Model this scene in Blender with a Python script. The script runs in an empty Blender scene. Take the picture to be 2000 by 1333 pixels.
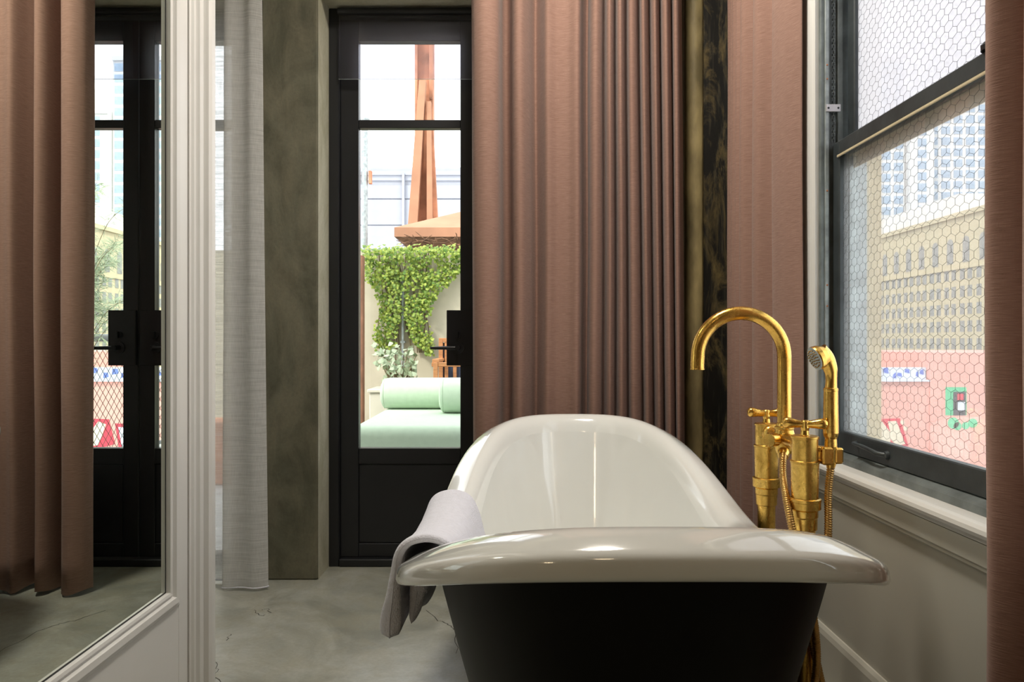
import bpy, math, random
from mathutils import Vector, Matrix, noise as mnoise
random.seed(7)
R = random.Random(11)
PI = math.pi
F, EYE = 1440.0, 0.97                      # focal length in pixels of a 2000 px wide frame, eye height
scene = bpy.context.scene
COL = scene.collection

# ------------------------------------------------------------------ camera, world, light, exposure
cam_d = bpy.data.cameras.new('camera'); cam_d.sensor_width = 36; cam_d.lens = F / 2000 * 36
cam_d.clip_start = 0.02; cam_d.clip_end = 1000
cam = bpy.data.objects.new('camera', cam_d); COL.objects.link(cam)
cam.location = (0, 0, EYE); cam.rotation_euler = (PI / 2, 0, 0); cam_d.shift_y = 0.0
scene.camera = cam
w = bpy.data.worlds.new('sky'); scene.world = w; w.use_nodes = True
w.node_tree.nodes['Background'].inputs[0].default_value = (0.93, 0.96, 1.0, 1)
w.node_tree.nodes['Background'].inputs[1].default_value = 2.4
def light(name, kind, loc, rot, energy, color, **kw):
    d = bpy.data.lights.new(name, kind); d.energy = energy; d.color = color
    for k, v in kw.items(): setattr(d, k, v)
    o = bpy.data.objects.new(name, d); COL.objects.link(o); o.location = loc; o.rotation_euler = rot
    return o
light('sun', 'SUN', (0, -20, 30), (math.radians(42), 0, math.radians(-42)), 2.6, (1, .95, .87), angle=math.radians(8))
vs = scene.view_settings
vs.view_transform = 'Standard'; vs.look = 'None'; vs.exposure = 0.4; vs.gamma = 1.0; vs.use_curve_mapping = False

# ------------------------------------------------------------------ materials
def newmat(name):
    m = bpy.data.materials.new(name); m.use_nodes = True
    nt = m.node_tree
    return m, nt, nt.nodes['Principled BSDF'], nt.nodes['Material Output']
def nd(nt, t, **kw):
    n = nt.nodes.new(t)
    for k, v in kw.items():
        if k.startswith('i_'):
            key = k[2:]
            n.inputs[int(key) if key.isdigit() else key.replace('_', ' ')].default_value = v
        else: setattr(n, k, v)
    return n
def coords(nt, scale=(1, 1, 1)):
    tc = nd(nt, 'ShaderNodeTexCoord'); mp = nd(nt, 'ShaderNodeMapping'); mp.inputs['Scale'].default_value = scale
    nt.links.new(tc.outputs['Object'], mp.inputs['Vector']); return mp.outputs['Vector']
def noise_fac(nt, scale=(1, 1, 1), sc=5, det=4, rough=.55, lo=.3, hi=.7, dist=0):
    n = nd(nt, 'ShaderNodeTexNoise', i_Scale=sc, i_Detail=det, i_Roughness=rough, i_Distortion=dist)
    nt.links.new(coords(nt, scale), n.inputs['Vector'])
    mr = nd(nt, 'ShaderNodeMapRange'); mr.inputs['From Min'].default_value = lo; mr.inputs['From Max'].default_value = hi
    nt.links.new(n.outputs['Fac'], mr.inputs['Value']); return mr.outputs['Result']
def mixc(nt, fac, a, b):
    m = nd(nt, 'ShaderNodeMix', data_type='RGBA')
    for idx, v in ((6, a), (7, b)):
        if hasattr(v, 'is_linked'): nt.links.new(v, m.inputs[idx])
        else: m.inputs[idx].default_value = (*v, 1)
    if hasattr(fac, 'is_linked'): nt.links.new(fac, m.inputs[0])
    else: m.inputs[0].default_value = fac
    return m.outputs[2]
def bump(nt, b, h, strength=.2, dist=.005):
    n = nd(nt, 'ShaderNodeBump'); n.inputs['Strength'].default_value = strength; n.inputs['Distance'].default_value = dist
    nt.links.new(h, n.inputs['Height']); nt.links.new(n.outputs['Normal'], b.inputs['Normal'])
M = {}
def simple(name, col, rough=.5, metal=0, var=.12, sc=6, bmp=0, scale=(1, 1, 1), spec=None, coat=0):
    m, nt, b, o = newmat(name)
    f = noise_fac(nt, scale, sc)
    nt.links.new(mixc(nt, f, tuple(c * (1 - var) for c in col), tuple(min(1, c * (1 + var)) for c in col)), b.inputs['Base Color'])
    b.inputs['Roughness'].default_value = rough; b.inputs['Metallic'].default_value = metal
    if spec is not None: b.inputs['Specular IOR Level'].default_value = spec
    if coat: b.inputs['Coat Weight'].default_value = coat; b.inputs['Coat Roughness'].default_value = .04
    if bmp: bump(nt, b, noise_fac(nt, scale, sc * 4), bmp)
    M[name] = m; return m
simple('white_paint', (.74, .73, .70), .38, var=.03, sc=3)
simple('wall_paint', (.54, .525, .455), .5, var=.04, sc=2, bmp=.03)
simple('ceiling_paint', (.62, .60, .55), .7, var=.03)
simple('rear_wall', (.42, .33, .22), .7, var=.2, sc=2)
simple('black_paint', (.011, .0115, .0135), .38, var=.15, sc=4)
simple('black_metal', (.010, .010, .012), .3, metal=.0, var=.1)
simple('tub_black', (.006, .0058, .005), .5, var=.15, sc=8, spec=.12)
simple('steel_grey', (.17, .195, .195), .42, metal=.25, var=.35, sc=14, bmp=.05)
simple('steel_dark', (.050, .060, .064), .4, metal=.2, var=.35, sc=10, bmp=.05)
simple('galvanised', (.36, .40, .40), .45, metal=.5, var=.3, sc=25)
simple('clip_metal', (.60, .58, .60), .35, metal=.5, var=.08)
simple('rust_steel', (.45, .20, .11), .8, var=.35, sc=4, bmp=.1)
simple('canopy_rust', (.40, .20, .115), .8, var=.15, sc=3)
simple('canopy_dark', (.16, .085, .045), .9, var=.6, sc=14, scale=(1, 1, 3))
simple('stucco', (.54, .49, .37), .9, var=.1, sc=3, bmp=.2)
simple('stone_cream', (.62, .52, .34), .85, var=.15, sc=10, bmp=.1)
simple('terrace', (.46, .45, .44), .8, var=.12, sc=3)
simple('mint_fabric', (.50, .62, .47), .9, var=.04, sc=30, bmp=.05)
simple('planter', (.62, .58, .48), .8, var=.06)
simple('wood_orange', (.45, .20, .08), .6, var=.3, sc=8, scale=(1, 1, 8))
simple('navy', (.03, .045, .09), .6)
simple('post_brown', (.22, .10, .055), .8, var=.25, sc=8)
simple('siding_white', (.33, .34, .385), .7, var=.04)
simple('stem', (.16, .12, .06), .9)
simple('leaf_pale', (.35, .42, .28), .6, var=.35, sc=30)
simple('beige_stone', (.58, .50, .33), .9, var=.08, sc=.4)
simple('city_window', (.27, .27, .25), .5, var=.35, sc=.6)  # distance haze is put into this lightened window colour
simple('tower_white', (.70, .70, .70), .8, var=.04, sc=.1)
simple('tower_glass', (.36, .47, .60), .3, var=.45, sc=.22)
simple('pink_wall', (.74, .38, .32), .9, var=.08, sc=.8)
simple('sign_white', (.62, .66, .74), .8, var=.1, sc=2)
simple('sign_blue', (.12, .18, .52), .8)
simple('graffiti_green', (.10, .50, .26), .8)
simple('graffiti_red', (.62, .06, .09), .8)
simple('graffiti_cream', (.70, .62, .48), .8)
simple('dark_opening', (.06, .06, .07), .8)
simple('asphalt', (.2, .2, .2), .9, sc=.3)
simple('rail_grey', (.16, .17, .18), .5, metal=.2)
simple('wire', (.05, .05, .045), .6, metal=.3)
simple('towel_white', (.76, .76, .84), .95, var=.04, sc=80, bmp=.5)
simple('crack', (.035, .032, .026), .95)
simple('terracotta', (.60, .24, .12), .8)
simple('lamp_shade', (.6, .5, .35), .8)

def mat_leaf():
    m, nt, b, o = newmat('leaf')
    oi = nd(nt, 'ShaderNodeNewGeometry')
    c = mixc(nt, oi.outputs['Random Per Island'], (.10, .21, .03), (.42, .50, .08))
    nt.links.new(c, b.inputs['Base Color']); b.inputs['Roughness'].default_value = .55
    tr = nd(nt, 'ShaderNodeBsdfTranslucent'); nt.links.new(c, tr.inputs[0])
    mx = nd(nt, 'ShaderNodeMixShader'); mx.inputs[0].default_value = .3
    nt.links.new(b.outputs[0], mx.inputs[1]); nt.links.new(tr.outputs[0], mx.inputs[2]); nt.links.new(mx.outputs[0], o.inputs[0])
    M['leaf'] = m
mat_leaf()
def mat_concrete(name, a, b_, c, rough, bmp, coat=0, sc=1.0):
    m, nt, b, o = newmat(name)
    big = noise_fac(nt, (1, 1, .6), 3.4 * sc, 7, .65, .40, .62, .8)
    mid = noise_fac(nt, (1, 1, .35), 11 * sc, 9, .7, .42, .66, .5)
    fine = noise_fac(nt, (1, 1, 1), 90, 4, .6, .3, .7)
    c1 = mixc(nt, big, a, b_)
    f2 = nd(nt, 'ShaderNodeMath', operation='MULTIPLY'); f2.inputs[1].default_value = .6; nt.links.new(mid, f2.inputs[0])
    c2 = mixc(nt, f2.outputs[0], c1, c)
    f3 = nd(nt, 'ShaderNodeMath', operation='MULTIPLY'); f3.inputs[1].default_value = .18; nt.links.new(fine, f3.inputs[0])
    c3 = mixc(nt, f3.outputs[0], c2, tuple(x * .45 for x in a))
    nt.links.new(c3, b.inputs['Base Color'])
    mr = nd(nt, 'ShaderNodeMapRange'); mr.inputs['To Min'].default_value = rough - .1; mr.inputs['To Max'].default_value = rough + .12
    nt.links.new(mid, mr.inputs['Value']); nt.links.new(mr.outputs[0], b.inputs['Roughness'])
    if coat: b.inputs['Coat Weight'].default_value = coat; b.inputs['Coat Roughness'].default_value = .25
    bump(nt, b, mid, bmp, .004)
    M[name] = m
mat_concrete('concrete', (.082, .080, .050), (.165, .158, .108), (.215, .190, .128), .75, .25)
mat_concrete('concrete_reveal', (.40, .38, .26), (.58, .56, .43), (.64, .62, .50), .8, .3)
mat_concrete('concrete_floor', (.28, .283, .235), (.45, .455, .405), (.36, .335, .245), .38, .06, .15, .8)

def mat_column():
    m, nt, b, o = newmat('column_patina')
    f = noise_fac(nt, (1, 1, .35), 9, 10, .72, .50, .78, .8)
    g = noise_fac(nt, (6, 6, .5), 14, 6, .6, .52, .72)
    c = mixc(nt, f, (.007, .0065, .005), (.26, .19, .07))
    gg = nd(nt, 'ShaderNodeMath', operation='MULTIPLY'); gg.inputs[1].default_value = .25; nt.links.new(g, gg.inputs[0])
    nt.links.new(mixc(nt, gg.outputs[0], c, (.16, .14, .09)), b.inputs['Base Color'])
    b.inputs['Roughness'].default_value = .45; bump(nt, b, f, .2)
    M['column_patina'] = m
mat_column()
simple('column_edge', (.40, .32, .15), .6, var=.55, sc=9, bmp=.2, scale=(1, 1, .4))

def mat_linen(name, ca, cb, cc, trans=.12):
    m, nt, b, o = newmat(name)
    h = noise_fac(nt, (38, 38, 520), 1, 2, .5, .3, .7)
    v = noise_fac(nt, (520, 520, 22), 1, 2, .5, .3, .7)
    slub = noise_fac(nt, (16, 16, 300), 1, 3, .6, .5, .85)
    c1 = mixc(nt, h, ca, cb); 
    fm = nd(nt, 'ShaderNodeMath', operation='MULTIPLY'); fm.inputs[1].default_value = .85; nt.links.new(v, fm.inputs[0])
    c2 = mixc(nt, fm.outputs[0], c1, cc)
    fs = nd(nt, 'ShaderNodeMath', operation='MULTIPLY'); fs.inputs[1].default_value = .3; nt.links.new(slub, fs.inputs[0])
    c3 = mixc(nt, fs.outputs[0], c2, cb)
    nt.links.new(c3, b.inputs['Base Color']); b.inputs['Roughness'].default_value = .9
    b.inputs['Specular IOR Level'].default_value = .15
    b.inputs['Sheen Weight'].default_value = .15
    bump(nt, b, h, .25, .001)
    tr = nd(nt, 'ShaderNodeBsdfTranslucent'); nt.links.new(c3, tr.inputs[0])
    mx = nd(nt, 'ShaderNodeMixShader'); mx.inputs[0].default_value = trans
    nt.links.new(b.outputs[0], mx.inputs[1]); nt.links.new(tr.outputs[0], mx.inputs[2]); nt.links.new(mx.outputs[0], o.inputs[0])
    M[name] = m
mat_linen('pink_linen', (.275, .160, .122), (.43, .268, .212), (.345, .205, .160))
def mat_sheer():
    m, nt, b, o = newmat('sheer_voile')
    h = noise_fac(nt, (9, 9, 330), 1, 3, .55, .25, .75)
    v = noise_fac(nt, (420, 420, 30), 1, 2, .5, .3, .7)
    df = nd(nt, 'ShaderNodeBsdfDiffuse'); df.inputs[0].default_value = (.80, .79, .76, 1)
    tl = nd(nt, 'ShaderNodeBsdfTranslucent'); tl.inputs[0].default_value = (.82, .81, .79, 1)
    a = nd(nt, 'ShaderNodeMixShader'); a.inputs[0].default_value = .5
    nt.links.new(df.outputs[0], a.inputs[1]); nt.links.new(tl.outputs[0], a.inputs[2])
    t = nd(nt, 'ShaderNodeBsdfTransparent')
    ad = nd(nt, 'ShaderNodeMath', operation='MULTIPLY'); nt.links.new(h, ad.inputs[0]); ad.inputs[1].default_value = .38
    a2 = nd(nt, 'ShaderNodeMath', operation='MULTIPLY_ADD'); nt.links.new(v, a2.inputs[0]); a2.inputs[1].default_value = .14; nt.links.new(ad.outputs[0], a2.inputs[2])
    mr = nd(nt, 'ShaderNodeMapRange'); mr.inputs['To Min'].default_value = .50; mr.inputs['To Max'].default_value = .90; mr.inputs['From Max'].default_value = .5
    nt.links.new(a2.outputs[0], mr.inputs[0])
    mx = nd(nt, 'ShaderNodeMixShader'); nt.links.new(mr.outputs[0], mx.inputs[0]); nt.links.new(t.outputs[0], mx.inputs[1]); nt.links.new(a.outputs[0], mx.inputs[2])
    nt.links.new(mx.outputs[0], o.inputs[0]); M['sheer_voile'] = m
mat_sheer()
def mat_pane(name, tint=(1, 1, 1), refl=1.0, haze=0, hazecol=(.8, .8, .85), mottle=False):
    m, nt, b, o = newmat(name)
    t = nd(nt, 'ShaderNodeBsdfTransparent'); t.inputs[0].default_value = (*tint, 1)
    if mottle: nt.links.new(mixc(nt, noise_fac(nt, (1, 1, 1), 190, 3, .6, .35, .65), tuple(c * .55 for c in tint), tuple(c * 1.25 for c in tint)), t.inputs[0])
    g = nd(nt, 'ShaderNodeBsdfGlossy'); g.inputs['Roughness'].default_value = .0
    fr = nd(nt, 'ShaderNodeFresnel'); fr.inputs[0].default_value = 1.45
    ml = nd(nt, 'ShaderNodeMath', operation='MULTIPLY'); ml.inputs[1].default_value = refl; nt.links.new(fr.outputs[0], ml.inputs[0])
    mx = nd(nt, 'ShaderNodeMixShader'); nt.links.new(ml.outputs[0], mx.inputs[0]); nt.links.new(t.outputs[0], mx.inputs[1]); nt.links.new(g.outputs[0], mx.inputs[2])
    last = mx
    if haze:
        d = nd(nt, 'ShaderNodeBsdfDiffuse'); d.inputs[0].default_value = (*hazecol, 1)
        tl = nd(nt, 'ShaderNodeBsdfTranslucent'); tl.inputs[0].default_value = (*hazecol, 1)
        hm = nd(nt, 'ShaderNodeMixShader'); nt.links.new(d.outputs[0], hm.inputs[1]); nt.links.new(tl.outputs[0], hm.inputs[2]); hm.inputs[0].default_value = .75
        m2 = nd(nt, 'ShaderNodeMixShader'); m2.inputs[0].default_value = haze
        nt.links.new(mx.outputs[0], m2.inputs[1]); nt.links.new(hm.outputs[0], m2.inputs[2]); last = m2
    nt.links.new(last.outputs[0], o.inputs[0]); M[name] = m
mat_pane('pane', (.97, .98, .97), .6)
mat_pane('film', (.86, .86, .92), 1.0, .05)
mat_pane('wire_pane', (.97, .98, .97), .6, .05, (.9, .88, .86))
mat_pane('obscure_pane', (.60, .60, .61), .6, .5, (.9, .89, .91), True)
def mat_mirror():
    m, nt, b, o = newmat('mirror_silver')
    f = noise_fac(nt, (1, 1, 1), 1.5, 2)
    nt.links.new(mixc(nt, f, (.78, .82, .76), (.80, .84, .78)), b.inputs['Base Color'])
    b.inputs['Metallic'].default_value = 1; b.inputs['Roughness'].default_value = .0; M['mirror_silver'] = m
mat_mirror()
def mat_enamel():
    m, nt, b, o = newmat('enamel')
    f = noise_fac(nt, (1, 1, 1), 4, 3)
    nt.links.new(mixc(nt, f, (.79, .80, .775), (.82, .83, .80)), b.inputs['Base Color'])
    b.inputs['Roughness'].default_value = .12; b.inputs['Coat Weight'].default_value = .7; b.inputs['Coat Roughness'].default_value = .02
    bump(nt, b, noise_fac(nt, (1, 1, 1), 26, 2), .018, .004); M['enamel'] = m
mat_enamel()
def mat_brass(name, a, c, rough):
    m, nt, b, o = newmat(name)
    f = noise_fac(nt, (1, 1, .6), 38, 8, .7, .42, .72, .5)
    s = noise_fac(nt, (1, 1, 1), 160, 4, .6, .60, .72)
    c1 = mixc(nt, f, a, c)
    sm = nd(nt, 'ShaderNodeMath', operation='MULTIPLY'); sm.inputs[1].default_value = .45; nt.links.new(s, sm.inputs[0])
    nt.links.new(mixc(nt, sm.outputs[0], c1, (.16, .09, .02)), b.inputs['Base Color'])
    b.inputs['Metallic'].default_value = 1
    mr = nd(nt, 'ShaderNodeMapRange'); mr.inputs['To Min'].default_value = rough; mr.inputs['To Max'].default_value = rough + .22
    nt.links.new(f, mr.inputs[0]); nt.links.new(mr.outputs[0], b.inputs['Roughness'])
    bump(nt, b, f, .02, .001); M[name] = m
mat_brass('brass', (.80, .49, .115), (.60, .34, .075), .2)
mat_brass('brass_aged', (.86, .56, .14), (.50, .29, .055), .26)
mat_brass('brass_hose', (.55, .33, .11), (.38, .22, .07), .3)

# ------------------------------------------------------------------ mesh helpers
class MB:
    def __init__(s): s.v = []; s.f = []; s.sm = []
    def add(s, vs, fs, smooth=False):
        n = len(s.v); s.v += [tuple(v) for v in vs]; s.f += [tuple(i + n for i in f) for f in fs]; s.sm += [smooth] * len(fs); return s
    def box(s, x0, x1, y0, y1, z0, z1):
        return s.add([(x, y, z) for x in (x0, x1) for y in (y0, y1) for z in (z0, z1)],
              [(0, 1, 3, 2), (4, 6, 7, 5), (0, 4, 5, 1), (2, 3, 7, 6), (0, 2, 6, 4), (1, 5, 7, 3)])
    def bbox(s, x0, x1, y0, y1, z0, z1, b=.004):
        # box with chamfered edges
        vs = []; 
        for sx in (0, 1):
            for sy in (0, 1):
                for sz in (0, 1):
                    X = (x0, x1)[sx]; Y = (y0, y1)[sy]; Z = (z0, z1)[sz]
                    dx, dy, dz = (b if not sx else -b), (b if not sy else -b), (b if not sz else -b)
                    vs += [(X, Y + dy, Z + dz), (X + dx, Y, Z + dz), (X + dx, Y + dy, Z)]
        I = lambda a, b_, c, k: ((a * 4 + b_ * 2 + c) * 3 + k)
        fs = []
        for a in (0, 1):
            q = [I(a, 0, 0, 0), I(a, 1, 0, 0), I(a, 1, 1, 0), I(a, 0, 1, 0)]; fs.append(q if a else q[::-1])
            q = [I(0, a, 0, 1), I(1, a, 0, 1), I(1, a, 1, 1), I(0, a, 1, 1)]; fs.append(q[::-1] if a else q)
            q = [I(0, 0, a, 2), I(1, 0, a, 2), I(1, 1, a, 2), I(0, 1, a, 2)]; fs.append(q if a else q[::-1])
        for a in (0, 1):
            for c in (0, 1):
                fs.append([I(a, c, 0, 0), I(a, c, 1, 0), I(a, c, 1, 1), I(a, c, 0, 1)])
                fs.append([I(a, 0, c, 0), I(a, 1, c, 0), I(a, 1, c, 2), I(a, 0, c, 2)])
                fs.append([I(0, a, c, 1), I(1, a, c, 1), I(1, a, c, 2), I(0, a, c, 2)])
        for a in (0, 1):
            for c in (0, 1):
                for e in (0, 1): fs.append([I(a, c, e, 0), I(a, c, e, 1), I(a, c, e, 2)])
        return s.add(vs, fs)
    def prism(s, poly, axis, a, b):
        # polygon in the two other axes, extruded along axis from a to b
        n = len(poly)
        def P(p, t): return {'x': (t, p[0], p[1]), 'y': (p[0], t, p[1]), 'z': (p[0], p[1], t)}[axis]
        return s.add([P(p, a) for p in poly] + [P(p, b) for p in poly],
              [tuple(range(n))[::-1], tuple(range(n, 2 * n))] + [(i, (i + 1) % n, n + (i + 1) % n, n + i) for i in range(n)])
    def tube(s, pts, rad, n=12, cap=True):
        pts = [Vector(p) for p in pts]; k = len(pts)
        rs = rad if isinstance(rad, (list, tuple)) else [rad] * k
        up = None; rings = []
        for i in range(k):
            t = (pts[min(i + 1, k - 1)] - pts[max(i - 1, 0)]).normalized()
            if up is None:
                up = Vector((0, 0, 1)) if abs(t.z) < .9 else Vector((1, 0, 0))
            up = (up - t * up.dot(t)).normalized(); side = t.cross(up)
            rings.append([pts[i] + (up * math.cos(2 * PI * j / n) + side * math.sin(2 * PI * j / n)) * rs[i] for j in range(n)])
        vs = [v for r in rings for v in r]; fs = []
        for i in range(k - 1):
            for j in range(n):
                fs.append((i * n + j, i * n + (j + 1) % n, (i + 1) * n + (j + 1) % n, (i + 1) * n + j))
        s.add(vs, fs, True)
        if cap:
            s.add(rings[0], [tuple(range(n))]); s.add(rings[-1], [tuple(range(n))])
        return s
    def lathe(s, c, axis, prof, n=28, smooth=False):
        # prof: list of (radius, distance along axis); sharp steps stay sharp because rings are split
        ax = Vector(axis).normalized(); u = ax.orthogonal().normalized(); v = ax.cross(u); c = Vector(c)
        for (r0, h0), (r1, h1) in zip(prof[:-1], prof[1:]):
            a = [c + ax * h0 + (u * math.cos(2 * PI * j / n) + v * math.sin(2 * PI * j / n)) * max(r0, 1e-5) for j in range(n)]
            b = [c + ax * h1 + (u * math.cos(2 * PI * j / n) + v * math.sin(2 * PI * j / n)) * max(r1, 1e-5) for j in range(n)]
            s.add(a + b, [(j, (j + 1) % n, n + (j + 1) % n, n + j) for j in range(n)], True)
        return s
    def grid(s, rows, closed=False, smooth=True):
        m = len(rows[0]); vs = [p for r in rows for p in r]; fs = []
        for i in range(len(rows) - 1):
            for j in range(m if closed else m - 1):
                fs.append((i * m + j, i * m + (j + 1) % m, (i + 1) * m + (j + 1) % m, (i + 1) * m + j))
        return s.add(vs, fs, smooth)
    def mesh(s, name):
        me = bpy.data.meshes.new(name); me.from_pydata(s.v, [], s.f); me.update()
        me.polygons.foreach_set('use_smooth', s.sm); return me
    def build(s, name, mat, parent=None, fix=True):
        me = s.mesh(name)
        if fix:
            import bmesh
            bm = bmesh.new(); bm.from_mesh(me); bmesh.ops.recalc_face_normals(bm, faces=bm.faces); bm.to_mesh(me); bm.free()
        me.materials.append(M[mat]); o = bpy.data.objects.new(name, me); COL.objects.link(o)
        if parent: o.parent = parent; o.matrix_parent_inverse = parent.matrix_world.inverted()
        return o
def tag(o, label=None, cat=None, group=None, kind=None):
    for k, v in (('label', label), ('category', cat), ('group', group), ('kind', kind)):
        if v: o[k] = v
    return o
def empty(name, loc, label, cat, group=None, kind=None):
    o = bpy.data.objects.new(name, None); COL.objects.link(o); o.location = loc; o.empty_display_size = .1
    o.matrix_world = Matrix.Translation(Vector(loc)); return tag(o, label, cat, group, kind)
def share(src, parent, loc, scale=(1, 1, 1), rot=(0, 0, 0), name=None):
    c = src.copy(); COL.objects.link(c); c.parent = parent; c.matrix_parent_inverse = parent.matrix_world.inverted()
    c.location = loc; c.scale = scale; c.rotation_euler = rot
    if name: c.name = name
    return c
def at(px, py, Y): return Vector(((px - 1000) / F * Y, Y, EYE + (667 - py) / F * Y))
def crom(pts, n):
    # Catmull-Rom through points, n samples a span
    out = []; P = [pts[0]] + list(pts) + [pts[-1]]
    for i in range(1, len(P) - 2):
        for k in range(n):
            t = k / n; a, b, c, d = P[i - 1], P[i], P[i + 1], P[i + 2]
            out.append(tuple(.5 * (2 * b[j] + (c[j] - a[j]) * t + (2 * a[j] - 5 * b[j] + 4 * c[j] - d[j]) * t * t + (3 * b[j] - a[j] - 3 * c[j] + d[j]) * t ** 3) for j in range(len(b))))
    out.append(tuple(pts[-1])); return out
D = 3.19           # door plane
DF = 2.99          # front of the concrete wall
DX = lambda px: (px - 1000) / F * D
DZ = lambda py: EYE + (667 - py) / F * D

# ------------------------------------------------------------------ setting: floor, ceiling, walls
fl = MB().box(-4.2, .887, -4.1, 3.30, -.12, 0).build('floor', 'concrete_floor')
tag(fl, 'worn polished grey-green concrete floor with fine cracks', 'floor', kind='structure')
ce = MB().box(-4.4, 1.035, -4.3, 3.45, 3.0, 3.2).build('ceiling', 'ceiling_paint')
tag(ce, 'plain pale plaster ceiling above the bathing corner', 'ceiling', kind='structure')
wb = empty('wall_back', (0, 3.2, 0), 'raw grey-green concrete wall with deep door recess behind the curtains', 'wall', kind='structure')
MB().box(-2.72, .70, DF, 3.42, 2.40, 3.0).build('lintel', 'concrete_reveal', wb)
pb = MB().bbox(-1.016, -.788, DF, 3.42, 0, 2.42, .006)
p = pb.build('pilaster', 'concrete', wb)
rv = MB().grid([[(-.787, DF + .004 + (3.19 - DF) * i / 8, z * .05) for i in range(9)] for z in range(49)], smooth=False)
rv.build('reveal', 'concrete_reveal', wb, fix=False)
MB().box(.470, .70, DF, 3.42, 0, 2.40).build('pier', 'concrete', wb)
MB().box(-2.72, -2.45, DF, 3.42, 0, 2.40).build('pier', 'concrete', wb)
# cracks in the floor
cr = MB()
def crack(pts):
    q = []
    for a, b in zip(pts[:-1], pts[1:]):
        n = 5
        for k in range(n):
            t = k / n; q.append(Vector((a[0] + (b[0] - a[0]) * t + R.uniform(-.006, .006), a[1] + (b[1] - a[1]) * t + R.uniform(-.006, .006), .0006)))
    rows = [[(v.x - .0012 * R.uniform(.3, 1.3), v.y, v.z), (v.x + .0012 * R.uniform(.3, 1.3), v.y + .001, v.z)] for v in q]
    cr.grid(rows, smooth=False)
def gnd(px, py): Y = EYE * F / (py - 667); return ((px - 1000) / F * Y, Y)
crack([gnd(402, 1240), gnd(412, 1258), gnd(412, 1285), gnd(424, 1300), gnd(420, 1318), gnd(435, 1345), gnd(445, 1400)])
crack([gnd(835, 1195), gnd(858, 1214), gnd(882, 1223), gnd(890, 1238), gnd(895, 1290)])
crack([gnd(495, 1193), gnd(512, 1205), gnd(528, 1198), gnd(520, 1190), gnd(505, 1196)])
crack([gnd(440, 1252), gnd(455, 1238)])
cro = cr.build('crack', 'crack', fl, fix=False)

# black column in the corner
co = empty('wall_column', (.8, 3.1, 0), 'blackened steel-clad column with golden brown patina between the pink curtains', 'column', kind='structure')
MB().bbox(.775, .98, DF, 3.42, 0, 3.0, .005).build('face', 'column_patina', co)
prof = [(.705, 3.42), (.705, 3.02), (.708, 2.995), (.72, 2.978), (.742, 2.970), (.764, 2.976), (.776, 2.99), (.776, 3.42)]
ce_ = MB(); ce_.grid([[(x, y, z) for x, y in prof] for z in (0, .75, 1.5, 2.25, 3.0)]); ce_.build('rounded_edge', 'column_edge', co)

# right wall with window opening
XW, XO = .887, 1.035
WY0, WY1, WZ0, WZ1 = .62, 2.13, .625, 2.62
wr = empty('wall_right', (XW, 0, 0), 'cream painted wall under the wired glass window', 'wall', kind='structure')
mw = MB()
mw.box(XW, XO, WY1, 3.42, 0, 3.0); mw.box(XW, XO, WY0, WY1, 0, WZ0); mw.box(XW, XO, WY0, WY1, WZ1, 3.0)
mw.box(XW, XO, -4.3, WY0, 0, 3.0)
mw.build('plaster', 'wall_paint', wr)
ex = MB()
ex.box(XO, XO + .03, WY1, 3.42, -.6, 3.2); ex.box(XO, XO + .03, -4.3, WY0, -.6, .8)
ex.box(1.006, XO + .03, WY1 - .004, WY1 + .01, WZ0 - .1, WZ1); ex.build('outer_stone', 'stone_cream', wr)
bb = MB(); bb.prism([(XW - .001, 0), (XW - .001, .166), (XW - .006, .166), (XW - .012, .158), (XW - .016, .145), (XW - .016, 0)], 'y', -4, 2.95)
b_ = bb.build('baseboard_right', 'wall_paint'); tag(b_, 'cream baseboard along the foot of the window wall', 'baseboard', kind='structure')
# rear part of the room (behind the photographer)
wl = MB(); wl.box(-.995, -.875, .35, .80, 0, 3.0); wl.box(-.995, -.875, .80, 2.045, 2.42, 3.0); wl.box(-2.72, -.875, 2.045, 2.09, 2.42, 3)
wl.box(-2.72, -.995, 2.0, 2.10, 0, 3.0); wl.box(-4.2, -.995, .35, .45, 0, 3.0); wl.box(-.995, -.90, .80, 2.10, 0, 2.42)
tag(wl.build('wall_left', 'wall_paint'), 'white partition wall carrying the mirrored door', 'wall', kind='structure')
tag(MB().box(-2.84, -2.72, 2.0, 3.42, 0, 3).build('wall_alcove', 'wall_paint'), 'pale side wall of the alcove beyond the mirror', 'wall', kind='structure')
tag(MB().box(-4.4, -4.2, -4.3, .45, 0, 3).build('wall_far_left', 'rear_wall'), 'warm brown wall far left behind the viewer', 'wall', kind='structure')
we = MB(); we.box(-4.2, .887, -4.3, -4.1, 0, 3)
tag(we.build('wall_rear', 'rear_wall'), 'warm brown rear wall behind the viewer', 'wall', kind='structure')

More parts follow.
